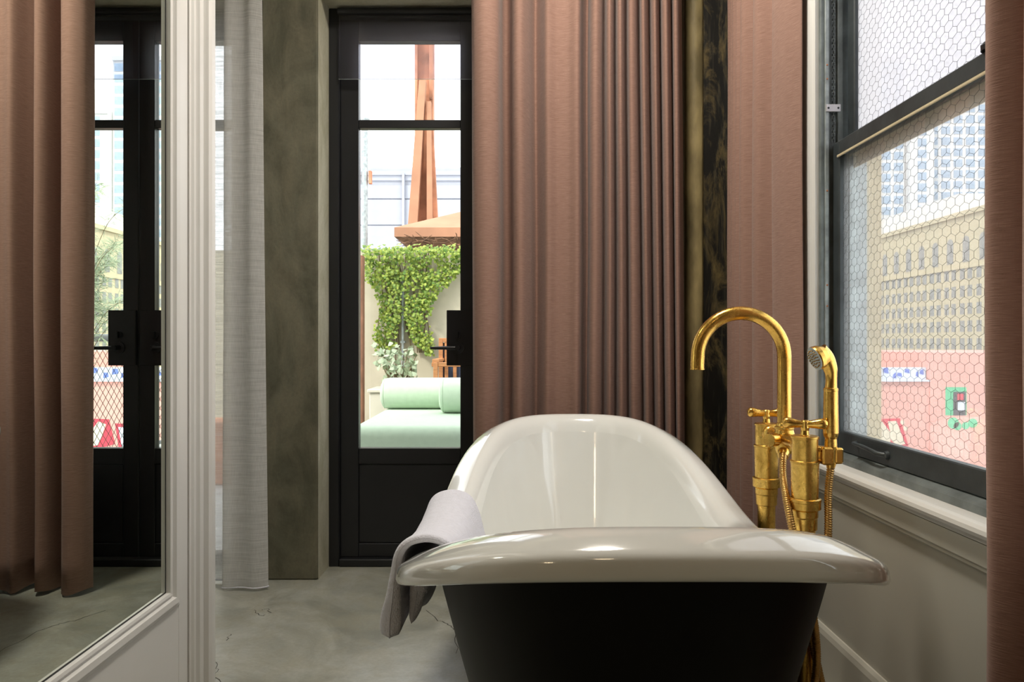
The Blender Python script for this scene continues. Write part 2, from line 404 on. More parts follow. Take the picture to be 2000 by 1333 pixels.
# ------------------------------------------------------------------ french doors
def leaf(name, x_h, x_s, label, sgn):
    # x_h hinge side, x_s seam side; sgn = +1 when the seam lies to the right
    d = empty(name, ((x_h + x_s) / 2, D, 0), label, 'door', kind='structure')
    lo, hi = min(x_h, x_s), max(x_h, x_s)
    gh, gs = x_h + sgn * .078, x_s - sgn * .0665       # glass limits
    gl, gr = min(gh, gs), max(gh, gs)
    y0, y1 = D, D + .045
    MB().bbox(lo, gl if sgn > 0 else gl, y0, y1, .035, 2.36, .002).build('stile', 'black_paint', d)
    MB().bbox(gr, hi, y0, y1, .035, 2.36, .002).build('stile', 'black_paint', d)
    MB().bbox(gl, gr, y0 + .001, y1, 2.27, 2.36, .002).build('top_rail', 'black_paint', d)
    MB().bbox(gl, gr, y0 + .004, y1, 1.894, 1.929, .002).build('muntin', 'black_paint', d)
    MB().bbox(gl, gr, y0 + .001, y1, .438, .505, .002).build('lock_rail', 'black_paint', d)
    MB().bbox(gl, gr, y0 + .001, y1, .035, .093, .002).build('bottom_rail', 'black_paint', d)
    pm = MB(); pm.box(gl, gr, y0 + .012, y1 - .004, .093, .438); pm.box(gl + .004, gr - .004, y0 + .006, y0 + .013, .099, .432)
    pm.build('panel', 'black_paint', d)
    for z0, z1 in ((1.929, 2.27), (.505, 1.894)):
        MB().box(gl, gr, y0 + .022, y0 + .027, z0, z1).build('pane', 'pane', d)
    # lock block, rose, lever, thumb turn
    xa, xb = sorted((x_s - sgn * .006, x_s - sgn * .125))
    blk = MB().bbox(xa, xb, D - .012, D + .03, .864, 1.103, .002).build('lock_block', 'black_metal', d)
    xp = x_s - sgn * .0755
    MB().lathe((xp, D - .012, .941), (0, -1, 0), [(.0, 0), (.026, 0), (.026, .008), (.012, .009), (.011, .05), (0, .05)]).build('rose', 'black_metal', blk)
    MB().tube([(xp, D - .052, .941), (xp - sgn * .02, D - .056, .9405), (xp - sgn * .115, D - .056, .940)], [.009, .0085, .006], 10).build('lever', 'black_metal', blk)
    tt = MB().lathe((xp, D - .012, .997), (0, -1, 0), [(0, 0), (.015, 0), (.015, .008), (0, .008)], 16); tt.bbox(xp - .004, xp + .004, D - .034, D - .018, .983, 1.011, .002)
    tt.build('thumb_turn', 'black_metal', blk)
    return d
leaf('door_1', -.742, -.157, 'black french door leaf with lever, in full view beside the concrete pilaster', 1)
leaf('door_2', .432, -.153, 'black french door leaf half hidden by pink curtain, seen in the mirror', -1)
fr = empty('trim_1', (-.15, D, 0), 'black jambs, head and threshold around the french doors', 'door frame', kind='structure')
MB().bbox(-.787, -.743, D - .025, D + .10, 0, 2.40, .003).build('jamb', 'black_paint', fr)
MB().bbox(.433, .470, D - .025, D + .10, 0, 2.40, .003).build('jamb', 'black_paint', fr)
MB().bbox(-.743, .433, D - .025, D + .10, 2.362, 2.399, .003).build('head', 'black_paint', fr)
MB().bbox(-.743, .433, D - .03, D + .10, 0.0, .033, .004).build('threshold', 'black_paint', fr)
# clear film roller shade, drawn down a little way
rs = empty('roller_shade', (-.15, D - .04, 2.37), 'clear tinted film shade drawn a little way down the french doors', 'shade')
MB().box(-.74, .43, D - .0445, D - .0437, 2.088, 2.365).build('film', 'film', rs)
MB().box(-.74, .43, D - .0452, D - .0430, 2.0868, 2.0884).build('hem', 'galvanised', rs)
MB().tube([(-.742, D - .046, 2.378), (.432, D - .046, 2.378)], .014, 14).build('tube', 'black_paint', rs)

# glazed door of the alcove behind the white sheer
d3 = empty('door_3', (-1.7, D, 0), 'black glazed door glimpsed through the white sheer curtain', 'door', kind='structure')
MB().bbox(-1.214, -1.016, D, D + .06, 0, 2.40, .003).build('stile', 'black_paint', d3)
MB().bbox(-2.45, -2.30, D, D + .06, 0, 2.40, .003).build('stile', 'black_paint', d3)
MB().bbox(-2.30, -1.214, D, D + .06, 2.27, 2.40, .003).build('top_rail', 'black_paint', d3)
MB().bbox(-2.30, -1.214, D, D + .06, 1.894, 1.929, .003).build('muntin', 'black_paint', d3)
MB().bbox(-2.30, -1.214, D, D + .06, 0, .05, .003).build('bottom_rail', 'black_paint', d3)
for z0, z1 in ((1.929, 2.27), (.05, 1.894)): MB().box(-2.30, -1.214, D + .025, D + .03, z0, z1).build('pane', 'pane', d3)

# ------------------------------------------------------------------ mirrored door on the left partition
XM = -.875
d4 = empty('door_4', (XM, 1.4, 0), 'white panelled door with a tall mirror set in moulded frame', 'door', kind='structure')
MY0, MY1, MZ0, MZ1 = .93, 1.885, .325, 2.28
MB().box(XM - .016, XM - .010, MY0 - .01, MY1 + .01, MZ0 - .01, MZ1 + .01).build('mirror', 'mirror_silver', d4)
def picture_frame(o_y0, o_y1, o_z0, o_z1, i_y0, i_y1, i_z0, i_z1, prof, name, mat, par):
    # prof: list of (fraction from inner to outer edge, x)
    m = MB(); rows = []
    for fr_, x in prof:
        L = lambda a, b: a + (b - a) * fr_
        rows.append([(x, L(i_y0, o_y0), L(i_z0, o_z0)), (x, L(i_y1, o_y1), L(i_z0, o_z0)), (x, L(i_y1, o_y1), L(i_z1, o_z1)), (x, L(i_y0, o_y0), L(i_z1, o_z1))])
    for a, b in zip(rows[:-1], rows[1:]): m.grid([a, b], closed=True, smooth=False)
    return m.build(name, mat, par)
picture_frame(MY0 - .05, MY1 + .056, MZ0 - .05, MZ1 + .05, MY0, MY1, MZ0, MZ1,
    [(0, XM - .012), (0, XM + .002), (.14, XM + .004), (.20, XM + .000), (.30, XM + .000), (.36, XM + .009), (.66, XM + .010), (.74, XM + .003), (.94, XM + .002), (1, XM - .001)], 'moulding', 'white_paint', d4)
# black strip painted in as the shadow gap around the glass
picture_frame(MY0 - .002, MY1 + .002, MZ0 - .002, MZ1 + .002, MY0 + .004, MY1 - .004, MZ0 + .004, MZ1 - .004, [(0, XM - .0098), (1, XM - .0092)], 'shadow_gap_strip', 'black_paint', d4)
dm = MB()
dm.bbox(XM - .03, XM, MY1 + .05, 1.990, .01, 2.40, .002); dm.bbox(XM - .03, XM, .82, MY0 - .045, .01, 2.40, .002)
dm.build('stile', 'white_paint', d4)
MB().bbox(XM - .03, XM - .0003, MY0 - .046, MY1 + .051, .01, MZ0 - .045, .002).build('bottom_rail', 'white_paint', d4)
MB().bbox(XM - .03, XM - .0003, MY0 - .046, MY1 + .051, MZ1 + .045, 2.40, .002).build('top_rail', 'white_paint', d4)
cs = MB()
prof = [(1.994, XM - .03), (1.994, XM + .002), (2.002, XM + .004), (2.006, XM + .010), (2.014, XM + .012), (2.017, XM + .006), (2.026, XM + .006), (2.030, XM + .016), (2.048, XM + .018), (2.051, XM + .011), (2.060, XM + .011),
        (2.064, XM + .026), (2.078, XM + .030), (2.100, XM + .030), (2.106, XM + .022), (2.106, XM - .03)]
cs.grid([[(x, y, z) for y, x in prof] for z in (0, 2.5)], smooth=False)
c_ = cs.build('trim_2', 'white_paint'); tag(c_, 'fluted white casing at the far edge of the mirrored door', 'trim', kind='structure')

# ------------------------------------------------------------------ window with wired glass
wn = empty('window_1', (.95, 1.4, WZ0), 'old steel sash window with hexagonal wired glass in right wall', 'window', kind='structure')
# jamb: strip, chain track, liner
MB().bbox(XW - .002, .912, WY1 - .016, WY1 + .002, WZ0, WZ1, .002).build('jamb', 'steel_grey', wn)
MB().bbox(.896, .9065, WY1 - .022, WY1 - .015, WZ0, WZ1, .001).build('jamb_strip', 'galvanised', wn)
MB().bbox(.912, 1.008, WY1 - .006, WY1 + .004, WZ0, WZ1, .001).build('jamb_liner', 'steel_grey', wn)
MB().bbox(.935, .948, WY1 - .016, WY1 - .004, WZ0, WZ1, .001).build('track', 'steel_grey', wn)
MB().bbox(XW - .002, 1.008, WY0 - .002, WY0 + .015, WZ0, WZ1, .002).build('jamb', 'steel_grey', wn)
MB().bbox(.970, 1.02, WY1 - .012, WY1 - .004, WZ0, 1.55, .001).build('outer_liner', 'galvanised', wn)
for z in (.80, .83, 1.07, 1.13, 1.40, 1.72, 1.76, 2.0):
    MB().lathe((.9015, WY1 - .022, z), (0, -1, 0), [(0, 0), (.003, 0), (.002, .0015), (0, .0015)], 8).build('screw', 'rust_steel', wn)
# sash chain
ch = MB(); z = 1.54; k = 0
while z < 2.6:
    if k % 2: ch.bbox(.9225, .9245, WY1 - .014, WY1 - .006, z, z + .011, .001)
    else:
        ch.bbox(.9185, .9205, WY1 - .012, WY1 - .009, z, z + .011, .0008); ch.bbox(.9265, .9285, WY1 - .012, WY1 - .009, z, z + .011, .0008); ch.bbox(.9185, .9285, WY1 - .012, WY1 - .009, z + .009, z + .011, .0008)
    z += .0085; k += 1
tag(ch.build('sash_chain', 'galvanised', wn), kind='stuff')
cp = MB().bbox(.897, .938, WY1 - .027, WY1 - .022, 1.625, 1.646, .001).build('clip', 'clip_metal', wn)
for x in (.903, .931): MB().lathe((x, WY1 - .027, 1.6355), (0, -1, 0), [(0, 0), (.0032, 0), (.0025, .0015), (0, .0015)], 10).build('screw', 'steel_dark', cp)
# lower sash (inner) and upper sash (outer)
LX0, LX1 = .920, .944
def sash(name, x0, x1, zb, zt, rb, rt, mat):
    s = MB(); e = .045
    for ya, yb, za, zc in ((WY1 - e - .012, WY1 - .016, zb, zt), (WY0 + .016, WY0 + .06, zb, zt)): s.bbox(x0, x1, ya, yb, za, zc, .003)
    s.bbox(x0, x1, WY0 + .06, WY1 - e - .012, zb, zb + rb, .003); s.bbox(x0, x1, WY0 + .06, WY1 - e - .012, zt - rt, zt, .003)
    return s.build(name, mat, wn)
lo_s = sash('lower_sash', LX0, LX1, .662, 1.535, .056, .040, 'steel_dark')
up_s = sash('upper_sash', .962, .986, 1.470, 2.60, .065, .05, 'steel_dark')
MB().bbox(.958, .961, WY0 + .06, WY1 - .06, 1.455, 1.497, .001).build('weather_strip', 'stone_cream', up_s)
MB().bbox(LX0 - .004, LX0, WY0 + .05, WY1 - .05, 1.488, 1.4945, .001).build('putty_line', 'stone_cream', lo_s)
YA, YB = WY0 + .06, WY1 - .057
MB().box(LX0 + .011, LX0 + .014, YA, YB, .718, 1.495).build('pane', 'wire_pane', lo_s)
MB().box(.973, .976, YA, YB, 1.535, 2.55).build('pane', 'obscure_pane', up_s)
def hexwire(x, y0, y1, z0, z1, par, s=.0130, r=.00036):
    m = MB(); hw = 1.4 * s * math.sqrt(3); done = set()
    def seg(a, b):
        ka = (round(a[0], 4), round(a[1], 4)); kb = (round(b[0], 4), round(b[1], 4)); k = (min(ka, kb), max(ka, kb))
        if k in done: return
        done.add(k)
        if not all(y0 <= p[0] <= y1 and z0 <= p[1] <= z1 for p in (a, b)): return
        dy, dz = b[0] - a[0], b[1] - a[1]; L = math.hypot(dy, dz); ny, nz = -dz / L * r, dy / L * r
        q = []
        for p in (a, b): q += [(x - r, p[0], p[1]), (x + r * .5, p[0] + ny, p[1] + nz), (x + r * .5, p[0] - ny, p[1] - nz)]
        m.add(q, [(0, 1, 4, 3), (1, 2, 5, 4), (2, 0, 3, 5)])
    j = 0; zc = z0
    while zc < z1 + s:
        yc = y0 + (hw / 2 if j % 2 else 0)
        while yc < y1 + hw:
            c = []
            for i in range(6):
                an = PI / 6 + PI / 3 * i; yy = yc + 1.4 * s * math.cos(an); zz = zc + s * math.sin(an)
                c.append((yy + .0015 * mnoise.noise((yy * 9, zz * 9, 0)), zz + .004 * mnoise.noise((yy * 5, zz * 5, 3))))
            for i in range(6): seg(c[i], c[(i + 1) % 6])
            yc += hw
        zc += 1.5 * s; j += 1
    o = m.build('wire_mesh', 'wire', par, fix=False); tag(o, kind='stuff')
hexwire(LX0 + .010, YA, YB, .718, 1.495, lo_s)
hexwire(.972, YA, YB, 1.535, 2.55, up_s)
# finger pull on the bottom rail, lock on the meeting rail
pl_ = MB(); yp = 1.88
pl_.lathe((LX0, yp - .075, .690), (-1, 0, 0), [(0, 0), (.011, 0), (.009, .008), (0, .010)], 14)
pl_.tube([(LX0 - .004, yp - .075, .690), (LX0 - .020, yp - .06, .692), (LX0 - .022, yp - .02, .697), (LX0 - .016, yp + .02, .697), (LX0 - .018, yp + .07, .700), (LX0 - .004, yp + .08, .700)], [.006, .006, .005, .0055, .004, .004], 10)
pl_.build('sash_pull', 'steel_dark', lo_s)
lk = MB().lathe((LX0 + .012, 1.43, 1.535), (0, 0, 1), [(0, 0), (.020, 0), (.020, .01), (.016, .016), (0, .018)], 18); lk.bbox(LX0 - .006, LX0 + .012, 1.418, 1.442, 1.540, 1.550, .003)
lk.build('sash_lock', 'black_metal', lo_s)
# steel sill frame below the sash
sf = MB(); sf.prism([(.903, .634), (.903, .650), (.908, .655), (.919, .661), (.95, .664), (1.0, .664), (1.0, .60), (.903, .60)], 'y', WY0, WY1)
sf.build('steel_sill', 'steel_grey', wn)
# timber sill and apron
ts = MB(); ts.prism([(.915, .600), (.915, .634), (.872, .632), (.862, .630), (.856, .624), (.854, .616), (.857, .608), (.864, .604), (.870, .598), (.872, .594), (XW - .001, .592), (XW - .001, .600)], 'y', .45, 2.19)
tag(ts.build('trim_3', 'white_paint'), 'white painted window sill with rounded chipped nose', 'window sill', kind='structure')
ap = MB(); ap.prism([(XW - .0005, .592), (.873, .592), (.873, .551), (.876, .546), (.876, .541), (.880, .536), (XW - .0005, .534)], 'y', .45, 2.17)
tag(ap.build('trim_4', 'wall_paint'), 'cream moulded apron board under the window sill', 'trim', kind='structure')
cg = MB(); cg.grid([[(x, y, z) for y, x in ((WY1 - .002, XW + .001), (WY1 - .002, XW - .012), (WY1 + .012, XW - .016), (WY1 + .016, XW - .021), (WY1 + .045, XW - .021), (WY1 + .049, XW - .016), (WY1 + .085, XW - .016), (WY1 + .092, XW - .026), (WY1 + .125, XW - .026), (WY1 + .13, XW + .001))] for z in (.634, 2.72)], smooth=False)
tag(cg.build('trim_5', 'white_paint'), 'white stepped casing between right pink curtain and window frame', 'trim', kind='structure')

# ------------------------------------------------------------------ curtains
def cloth(m, top, bot, z0, z1, rows=26, n=7, sway=.006, seed=0):
    T = crom(top, n); B = crom(bot, n); R_ = []
    for i in range(rows + 1):
        t = i / rows; z = z1 + (z0 - z1) * t; row = []
        for j, (a, b) in enumerate(zip(T, B)):
            x = a[0] + (b[0] - a[0]) * t; y = a[1] + (b[1] - a[1]) * t
            k = mnoise.noise((x * 5 + seed, z * 1.2, seed)); k2 = mnoise.noise((x * 5 + seed + 9, z * 1.2, seed + 4))
            row.append((x + sway * k, y + sway * 1.5 * k2, z + (.006 * math.sin(j * .35) if i == rows else 0)))
        R_.append(row)
    return m.grid(R_)
def curtain(name, top, bot, z0, z1, mat, label, cat, group=None, thick=.0022, **kw):
    m = MB(); cloth(m, top, bot, z0, z1, **kw)
    o = empty(name, ((top[0][0] + top[-1][0]) / 2, (top[0][1] + top[-1][1]) / 2, z0), label, cat, group)
    c = m.build('cloth', mat, o, fix=False)
    if thick:
        s = c.modifiers.new('thickness', 'SOLIDIFY'); s.thickness = thick; s.offset = 0
    return o
def hem(o, pts, mat, r=.0022):
    MB().tube(pts, r, 6).build('hem', mat, o)
def folds(lst): return [((px - 1000) / F * (2.78 + (y - 2.78) * 1.3), 2.78 + (y - 2.78) * 1.3) for px, y in lst]
top1 = folds([(919, 2.835), (924, 2.795), (945, 2.775), (972, 2.80), (982, 2.885), (996, 2.885), (1004, 2.80), (1018, 2.785), (1032, 2.82), (1046, 2.88), (1058, 2.85), (1070, 2.79), (1090, 2.80), (1112, 2.80), (1132, 2.78),
    (1140, 2.86), (1150, 2.88), (1156, 2.80), (1166, 2.775), (1176, 2.80), (1181, 2.865), (1186, 2.80), (1192, 2.785), (1198, 2.81), (1202, 2.87), (1206, 2.80), (1212, 2.785), (1217, 2.81), (1222, 2.87), (1227, 2.80), (1233, 2.79),
    (1239, 2.81), (1244, 2.87), (1249, 2.80), (1254, 2.79), (1260, 2.82), (1264, 2.87), (1269, 2.81), (1275, 2.79), (1281, 2.82), (1285, 2.87), (1290, 2.80), (1298, 2.785), (1305, 2.82), (1309, 2.86), (1314, 2.80), (1322, 2.80), (1328, 2.84), (1331, 2.90)])
bot1 = folds([(927, 2.84), (932, 2.80), (952, 2.78), (972, 2.80), (984, 2.885), (998, 2.885), (1004, 2.81), (1018, 2.79), (1032, 2.83), (1046, 2.885), (1056, 2.85), (1066, 2.80), (1086, 2.81), (1108, 2.80), (1128, 2.785),
    (1137, 2.86), (1146, 2.885), (1150, 2.81), (1160, 2.79), (1172, 2.81), (1179, 2.865), (1186, 2.81), (1192, 2.79), (1199, 2.82), (1204, 2.87), (1209, 2.81), (1216, 2.79), (1224, 2.82), (1229, 2.87), (1234, 2.81), (1243, 2.80),
    (1254, 2.82), (1259, 2.87), (1264, 2.81), (1270, 2.80), (1277, 2.83), (1281, 2.87), (1286, 2.82), (1292, 2.80), (1298, 2.83), (1302, 2.87), (1306, 2.81), (1313, 2.79), (1320, 2.82), (1323, 2.86), (1326, 2.80), (1332, 2.80), (1336, 2.84), (1338, 2.90)])
c1 = curtain('linen_curtain', top1, bot1, .014, 2.985, 'pink_linen', 'wide dusty pink linen curtain in many folds behind the bathtub', 'curtain', 'dusty pink linen curtains', seed=1, n=6, sway=.004)
t2 = [(.862, 2.90), (.846, 2.885), (.866, 2.86), (.836, 2.835), (.858, 2.81), (.826, 2.785), (.846, 2.755), (.816, 2.73), (.838, 2.69), (.806, 2.66), (.846, 2.62), (.800, 2.58), (.795, 2.54), (.846, 2.50), (.800, 2.45), (.792, 2.40), (.838, 2.36), (.806, 2.30), (.816, 2.22), (.845, 2.165)]
b2 = [(x - .006 + .012 * (k > 14), y - .02 * (k > 8)) for k, (x, y) in enumerate(t2)]
c2 = curtain('linen_curtain', t2, b2, .014, 2.985, 'pink_linen', 'dusty pink linen curtain between black column and window casing', 'curtain', 'dusty pink linen curtains', seed=2, sway=.006)
t3 = [(.872, 1.335), (.838, 1.300), (.822, 1.265), (.846, 1.235), (.876, 1.215), (.850, 1.19), (.808, 1.16), (.800, 1.12), (.840, 1.09), (.874, 1.06), (.836, 1.02), (.806, .97), (.850, .93), (.872, .89), (.82, .82), (.862, .72)]
b3 = [(x - .004, y) for x, y in t3]
c3 = curtain('linen_curtain', t3, b3, .014, 2.985, 'pink_linen', 'dusty pink linen curtain at the near side of the window', 'curtain', 'dusty pink linen curtains', seed=3)
# white sheers
ts_ = [(-2.2, 2.94), (-1.95, 2.97), (-1.70, 2.93), (-1.50, 2.96), (-1.32, 2.94), (-1.20, 2.955), (-1.12, 2.95), (-1.085, 2.925), (-1.10, 2.885), (-1.118, 2.872), (-1.10, 2.862), (-1.05, 2.868), (-1.02, 2.85), (-.99, 2.862), (-.982, 2.872), (-.995, 2.89), (-1.04, 2.90), (-1.09, 2.905)]
bs_ = [(-2.2, 2.94), (-1.95, 2.97), (-1.70, 2.93), (-1.50, 2.96), (-1.32, 2.94), (-1.20, 2.955), (-1.12, 2.95), (-1.09, 2.925), (-1.11, 2.885), (-1.126, 2.865), (-1.11, 2.858), (-1.05, 2.864), (-1.00, 2.852), (-.962, 2.866), (-.952, 2.88), (-.97, 2.89), (-1.03, 2.90), (-1.09, 2.905)]
s1 = curtain('sheer_curtain', ts_, bs_, .010, 2.985, 'sheer_voile', 'translucent white sheer curtain hanging between mirror casing and concrete pilaster', 'curtain', 'white sheer curtains', thick=0, seed=5, sway=.003)
hem(s1, [(x, y, .012) for x, y in crom(bs_, 4)], 'towel_white', .003)
ts2 = [(-.045, 2.955), (.0, 2.94), (.06, 2.965), (.14, 2.94), (.22, 2.965), (.32, 2.945), (.42, 2.96)]
bs2 = [(-.078, 2.95), (-.02, 2.935), (.06, 2.965), (.14, 2.94), (.22, 2.965), (.32, 2.945), (.42, 2.96)]
s2 = curtain('sheer_curtain', ts2, bs2, .012, 2.985, 'sheer_voile', 'white sheer edging out behind the wide pink curtain, seen in the mirror', 'curtain', 'white sheer curtains', thick=0, seed=6, sway=.002)

tag(MB().bbox(-.25, .68, 2.76, 2.83, 2.982, 3.0, .003).build('trim_6', 'black_metal'), 'black ceiling track carrying the wide pink curtain', 'curtain track', kind='structure')
tag(MB().bbox(-2.4, .68, 2.90, 2.96, 2.982, 3.0, .003).build('trim_7', 'black_metal'), 'black ceiling track carrying the white sheers', 'curtain track', kind='structure')
tag(MB().bbox(.80, .86, .60, 2.95, 2.982, 3.0, .003).build('trim_8', 'black_metal'), 'black ceiling track along the window wall', 'curtain track', kind='structure')

# ------------------------------------------------------------------ bathtub
TB, TA, TYC, TN = .89, .402, 1.685, 3.0
def rim(t, ia=0, ib=0, dz=0):
    c, s = math.cos(t), math.sin(t)
    nn = 2.6 if s > 0 else TN
    r = lambda v: math.copysign(abs(v) ** (2 / nn), v)
    v = r(s); q = min(max((v - .096) / .922, 0), 1) if v > 0 else 0
    q = (q * q * (3 - 2 * q)) ** .926 if v > 0 else abs(v) ** 1.5
    z = .532 + (.186 if v > 0 else .222) * q
    return Vector((.2045 + (.005 if v > 0 else .026) * v + (TA - ia) * r(c), TYC + ((.925 if v > 0 else TB) - ib) * v, z + dz)), v
NT = 144
# even spacing round the outline
def ts_even():
    ts = [2 * PI * i / 4000 for i in range(4001)]; L = [0]
    P = [rim(t)[0] for t in ts]
    for a, b in zip(P[:-1], P[1:]): L.append(L[-1] + (b - a).length)
    out = []; k = 0
    for i in range(NT):
        g = L[-1] * i / NT
        while L[k + 1] < g: k += 1
        out.append(ts[k])
    return out
TS = ts_even()
tub = empty('bathtub', (.205, 1.685, 0), 'freestanding boat-shaped bathtub, glossy white inside and matt black outside', 'bathtub')
lip = [(.108, -.056), (.100, -.034), (.089, -.016), (.076, -.005), (.062, 0), (.046, -.002), (.030, -.007), (.017, -.012), (.009, -.0155), (.004, -.020), (.0015, -.027), (0, -.037), (.002, -.043), (.007, -.0465), (.016, -.047), (.038, -.043), (.070, -.040)]
rows = [[rim(t, i, i, dz)[0] for t in TS] for i, dz in lip]
MB().grid(rows, closed=True).build('rim', 'enamel', tub)
inn = []
for k in range(23):
    s = k / 22
    row = []
    for t in TS:
        p0, v = rim(t); zr = p0.z - .056
        zz = zr + (.165 - zr) * math.sin(s * PI / 2) if s < 1 else .165
        ia = .108 + .125 * s ** 1.1 + .10 * max(0, (s - .72) / .28) ** 2
        ib = .108 + (.26 if v > 0 else .22) * s ** 1.05 + .14 * max(0, (s - .72) / .28) ** 2
        q = rim(t, ia, ib)[0]; row.append((q.x, q.y, zz))
    inn.append(row)
for fr_ in (.7, .4, .1, .0): inn.append([(.205 + (x - .205) * fr_, 1.685 + (y - 1.685) * fr_, .165 - .012 * (1 - fr_)) for x, y, z in inn[22]])
MB().grid(inn, closed=True).build('basin', 'enamel', tub)
out = []
for k in range(15):
    s = k / 14; row = []
    for t in TS:
        p0, v = rim(t); zr = p0.z - .040
        zz = zr + (.03 - zr) * s
        ia = .070 + .13 * s + .03 * s * s; ib = .070 + .17 * s + .06 * s * s
        q = rim(t, ia, ib)[0]; row.append((q.x, q.y, zz))
    out.append(row)
MB().grid(out, closed=True).build('shell', 'tub_black', tub)
pl = [[rim(t, .245, .305)[0] for t in TS]]
base = [[(q.x, q.y, z) for q in pl[0]] for z in (.04, .0)]
MB().grid(base, closed=True, smooth=False).build('plinth', 'tub_black', tub)
MB().lathe((.205, 1.45, .154), (0, 0, 1), [(0, .004), (.022, .004), (.026, 0)], 20).build('drain', 'brass', tub)

# towel over the left side of the tub
NU = 26
def left_t(y):
    lo, hi = PI / 2, 3 * PI / 2
    for _ in range(50):
        mid = (lo + hi) / 2
        if rim(mid)[0].y > y: lo = mid
        else: hi = mid
    return lo
def padded(section, y0, y1, name, par):
    # closed soft slab: section(u, y) gives centre line points (x, z, thickness)
    m = MB(); rows = []
    for i in range(-3, NU + 4):
        u = min(max(i / NU, 0), 1); y = y0 + (y1 - y0) * u; sq = 1.0
        if i < 0: sq = (.86, .5, .02)[-i - 1]; y -= (.004, .0075, .009)[-i - 1]
        if i > NU: sq = (.86, .5, .02)[i - NU - 1]; y += (.004, .0075, .009)[i - NU - 1]
        C = crom(section(u, y), 5); n = len(C); A, B = [], []
        for k in range(n):
            a, b = C[max(k - 1, 0)], C[min(k + 1, n - 1)]; dx, dz = b[0] - a[0], b[1] - a[1]; L = math.hypot(dx, dz) or 1
            e = min(k, n - 1 - k) / 3.0; ed = math.sqrt(max(0, 1 - (1 - min(e, 1)) ** 2)) * .97 + .03
            h = C[k][2] / 2 * sq * ed * (1 + .10 * mnoise.noise((C[k][0] * 30, y * 22, C[k][1] * 30)))
            A.append((C[k][0] - dz / L * h, y, C[k][1] + dx / L * h)); B.append((C[k][0] + dz / L * h, y, C[k][1] - dx / L * h))
        rows.append(A + B[::-1])
    return m.grid(rows, closed=True).build(name, 'towel_white', par)
towel = empty('towel', (-.2, 1.68, .38), 'white folded bath towel draped over the left edge of the tub', 'towel')
def sec1(u, y):
    p0 = rim(left_t(y))[0]; x0, z0 = p0.x, p0.z; wb_ = .005 * math.sin(u * 14)
    lowz = .392 + .010 * math.sin(u * 9)
    return [(x0 - .036 + wb_, lowz, .046), (x0 - .034 + wb_, lowz + .04, .040), (x0 - .030, z0 - .10, .032), (x0 - .026, z0 - .055, .022), (x0 - .020, z0 - .014, .018), (x0 - .004, z0 + .010, .017), (x0 + .026, z0 + .020, .017), (x0 + .054, z0 + .018, .017),
           (x0 + .080, z0 + .004, .016), (x0 + .098, z0 - .030, .015), (x0 + .112, z0 - .08, .014), (x0 + .126, z0 - .14, .013), (x0 + .140, z0 - .20, .012)]
padded(sec1, 1.44, 1.93, 'cloth', towel)
def sec2(u, y):
    p0 = rim(left_t(y))[0]; x0, z0 = p0.x, p0.z; low = .392 + .02 * math.sin(u * 7 + 1)
    return [(x0 + .002, low, .012), (x0 + .010, low + .035, .026), (x0 + .016, low + .075, .036), (x0 + .018, z0 - .085, .034), (x0 + .018, z0 - .066, .026)]
padded(sec2, 1.47, 1.90, 'under_layer', towel)

# ------------------------------------------------------------------ brass tub filler
FX, FN, FF = .655, 1.649, 1.898
FM = (FN + FF) / 2
tf = empty('tub_filler', (FX, FM, 0), 'aged brass floor-standing tub filler with arched spout and hand shower', 'faucet')
for yy in (FN, FF):
    r = MB()
    r.lathe((FX, yy, 0), (0, 0, 1), [(0, 0), (.045, 0), (.045, .006), (.036, .014), (.022, .016), (.022, .535), (.0225, .548), (.026, .550), (.0265, .575), (.028, .578), (.028, .592), (.0265, .594)], 32)
    rs_ = r.build('riser', 'brass_aged', tf)
    MB().lathe((FX, yy, 0), (0, 0, 1), [(.0265, .594), (.034, .596), (.034, .611), (.0345, .612), (.0345, .618), (.030, .620)], 8 if False else 32).build('collar', 'brass_aged', rs_)
    b = MB().lathe((FX, yy, 0), (0, 0, 1), [(.0285, .618), (.0300, .69), (.0305, .697), (.0315, .698), (.0315, .702), (.0295, .703), (.0280, .704), (.0280, .752), (.0300, .753), (.0300, .757), (.027, .7585), (.012, .759), (.010, .760), (0, .760)], 36)
    bo = b.build('valve_body', 'brass_aged', tf)
    # bow-tie lever handle
    h = MB().lathe((FX, yy, 0), (0, 0, 1), [(.010, .758), (.0085, .770), (.0095, .776), (.0095, .790), (.007, .793), (0, .7935)], 20)
    a0 = math.radians(20 if yy == FN else 8)
    for sg in (1, -1):
        dx, dy = math.cos(a0) * sg, -math.sin(a0) * sg
        h.tube([(FX + dx * k, yy + dy * k, zz) for k, zz in ((0, .784), (.012, .784), (.022, .785), (.034, .786), (.043, .786), (.047, .786))], [.0085, .0085, .0100, .0125, .012, .007], 16)
    h.build('lever_handle', 'brass', bo)
yk = MB(); yk.tube([(FX, FN + .02, .735), (FX, FF - .02, .735)], .0155, 20)
yk.lathe((FX, FM, 0), (0, 0, 1), [(0, .700), (.018, .700), (.021, .708), (.0235, .725), (.0235, .748), (.021, .757), (.0225, .759), (.0225, .764), (.019, .766), (.0185, .772), (.0165, .774)], 28)
for yy, sg in ((FN, 1), (FF, -1)):
    yk.lathe((FX, yy + sg * .026, .735), (0, sg, 0), [(.020, 0), (.020, .010), (.0175, .014), (.0155, .020)], 24)
yk.build('yoke', 'brass_aged', tf)
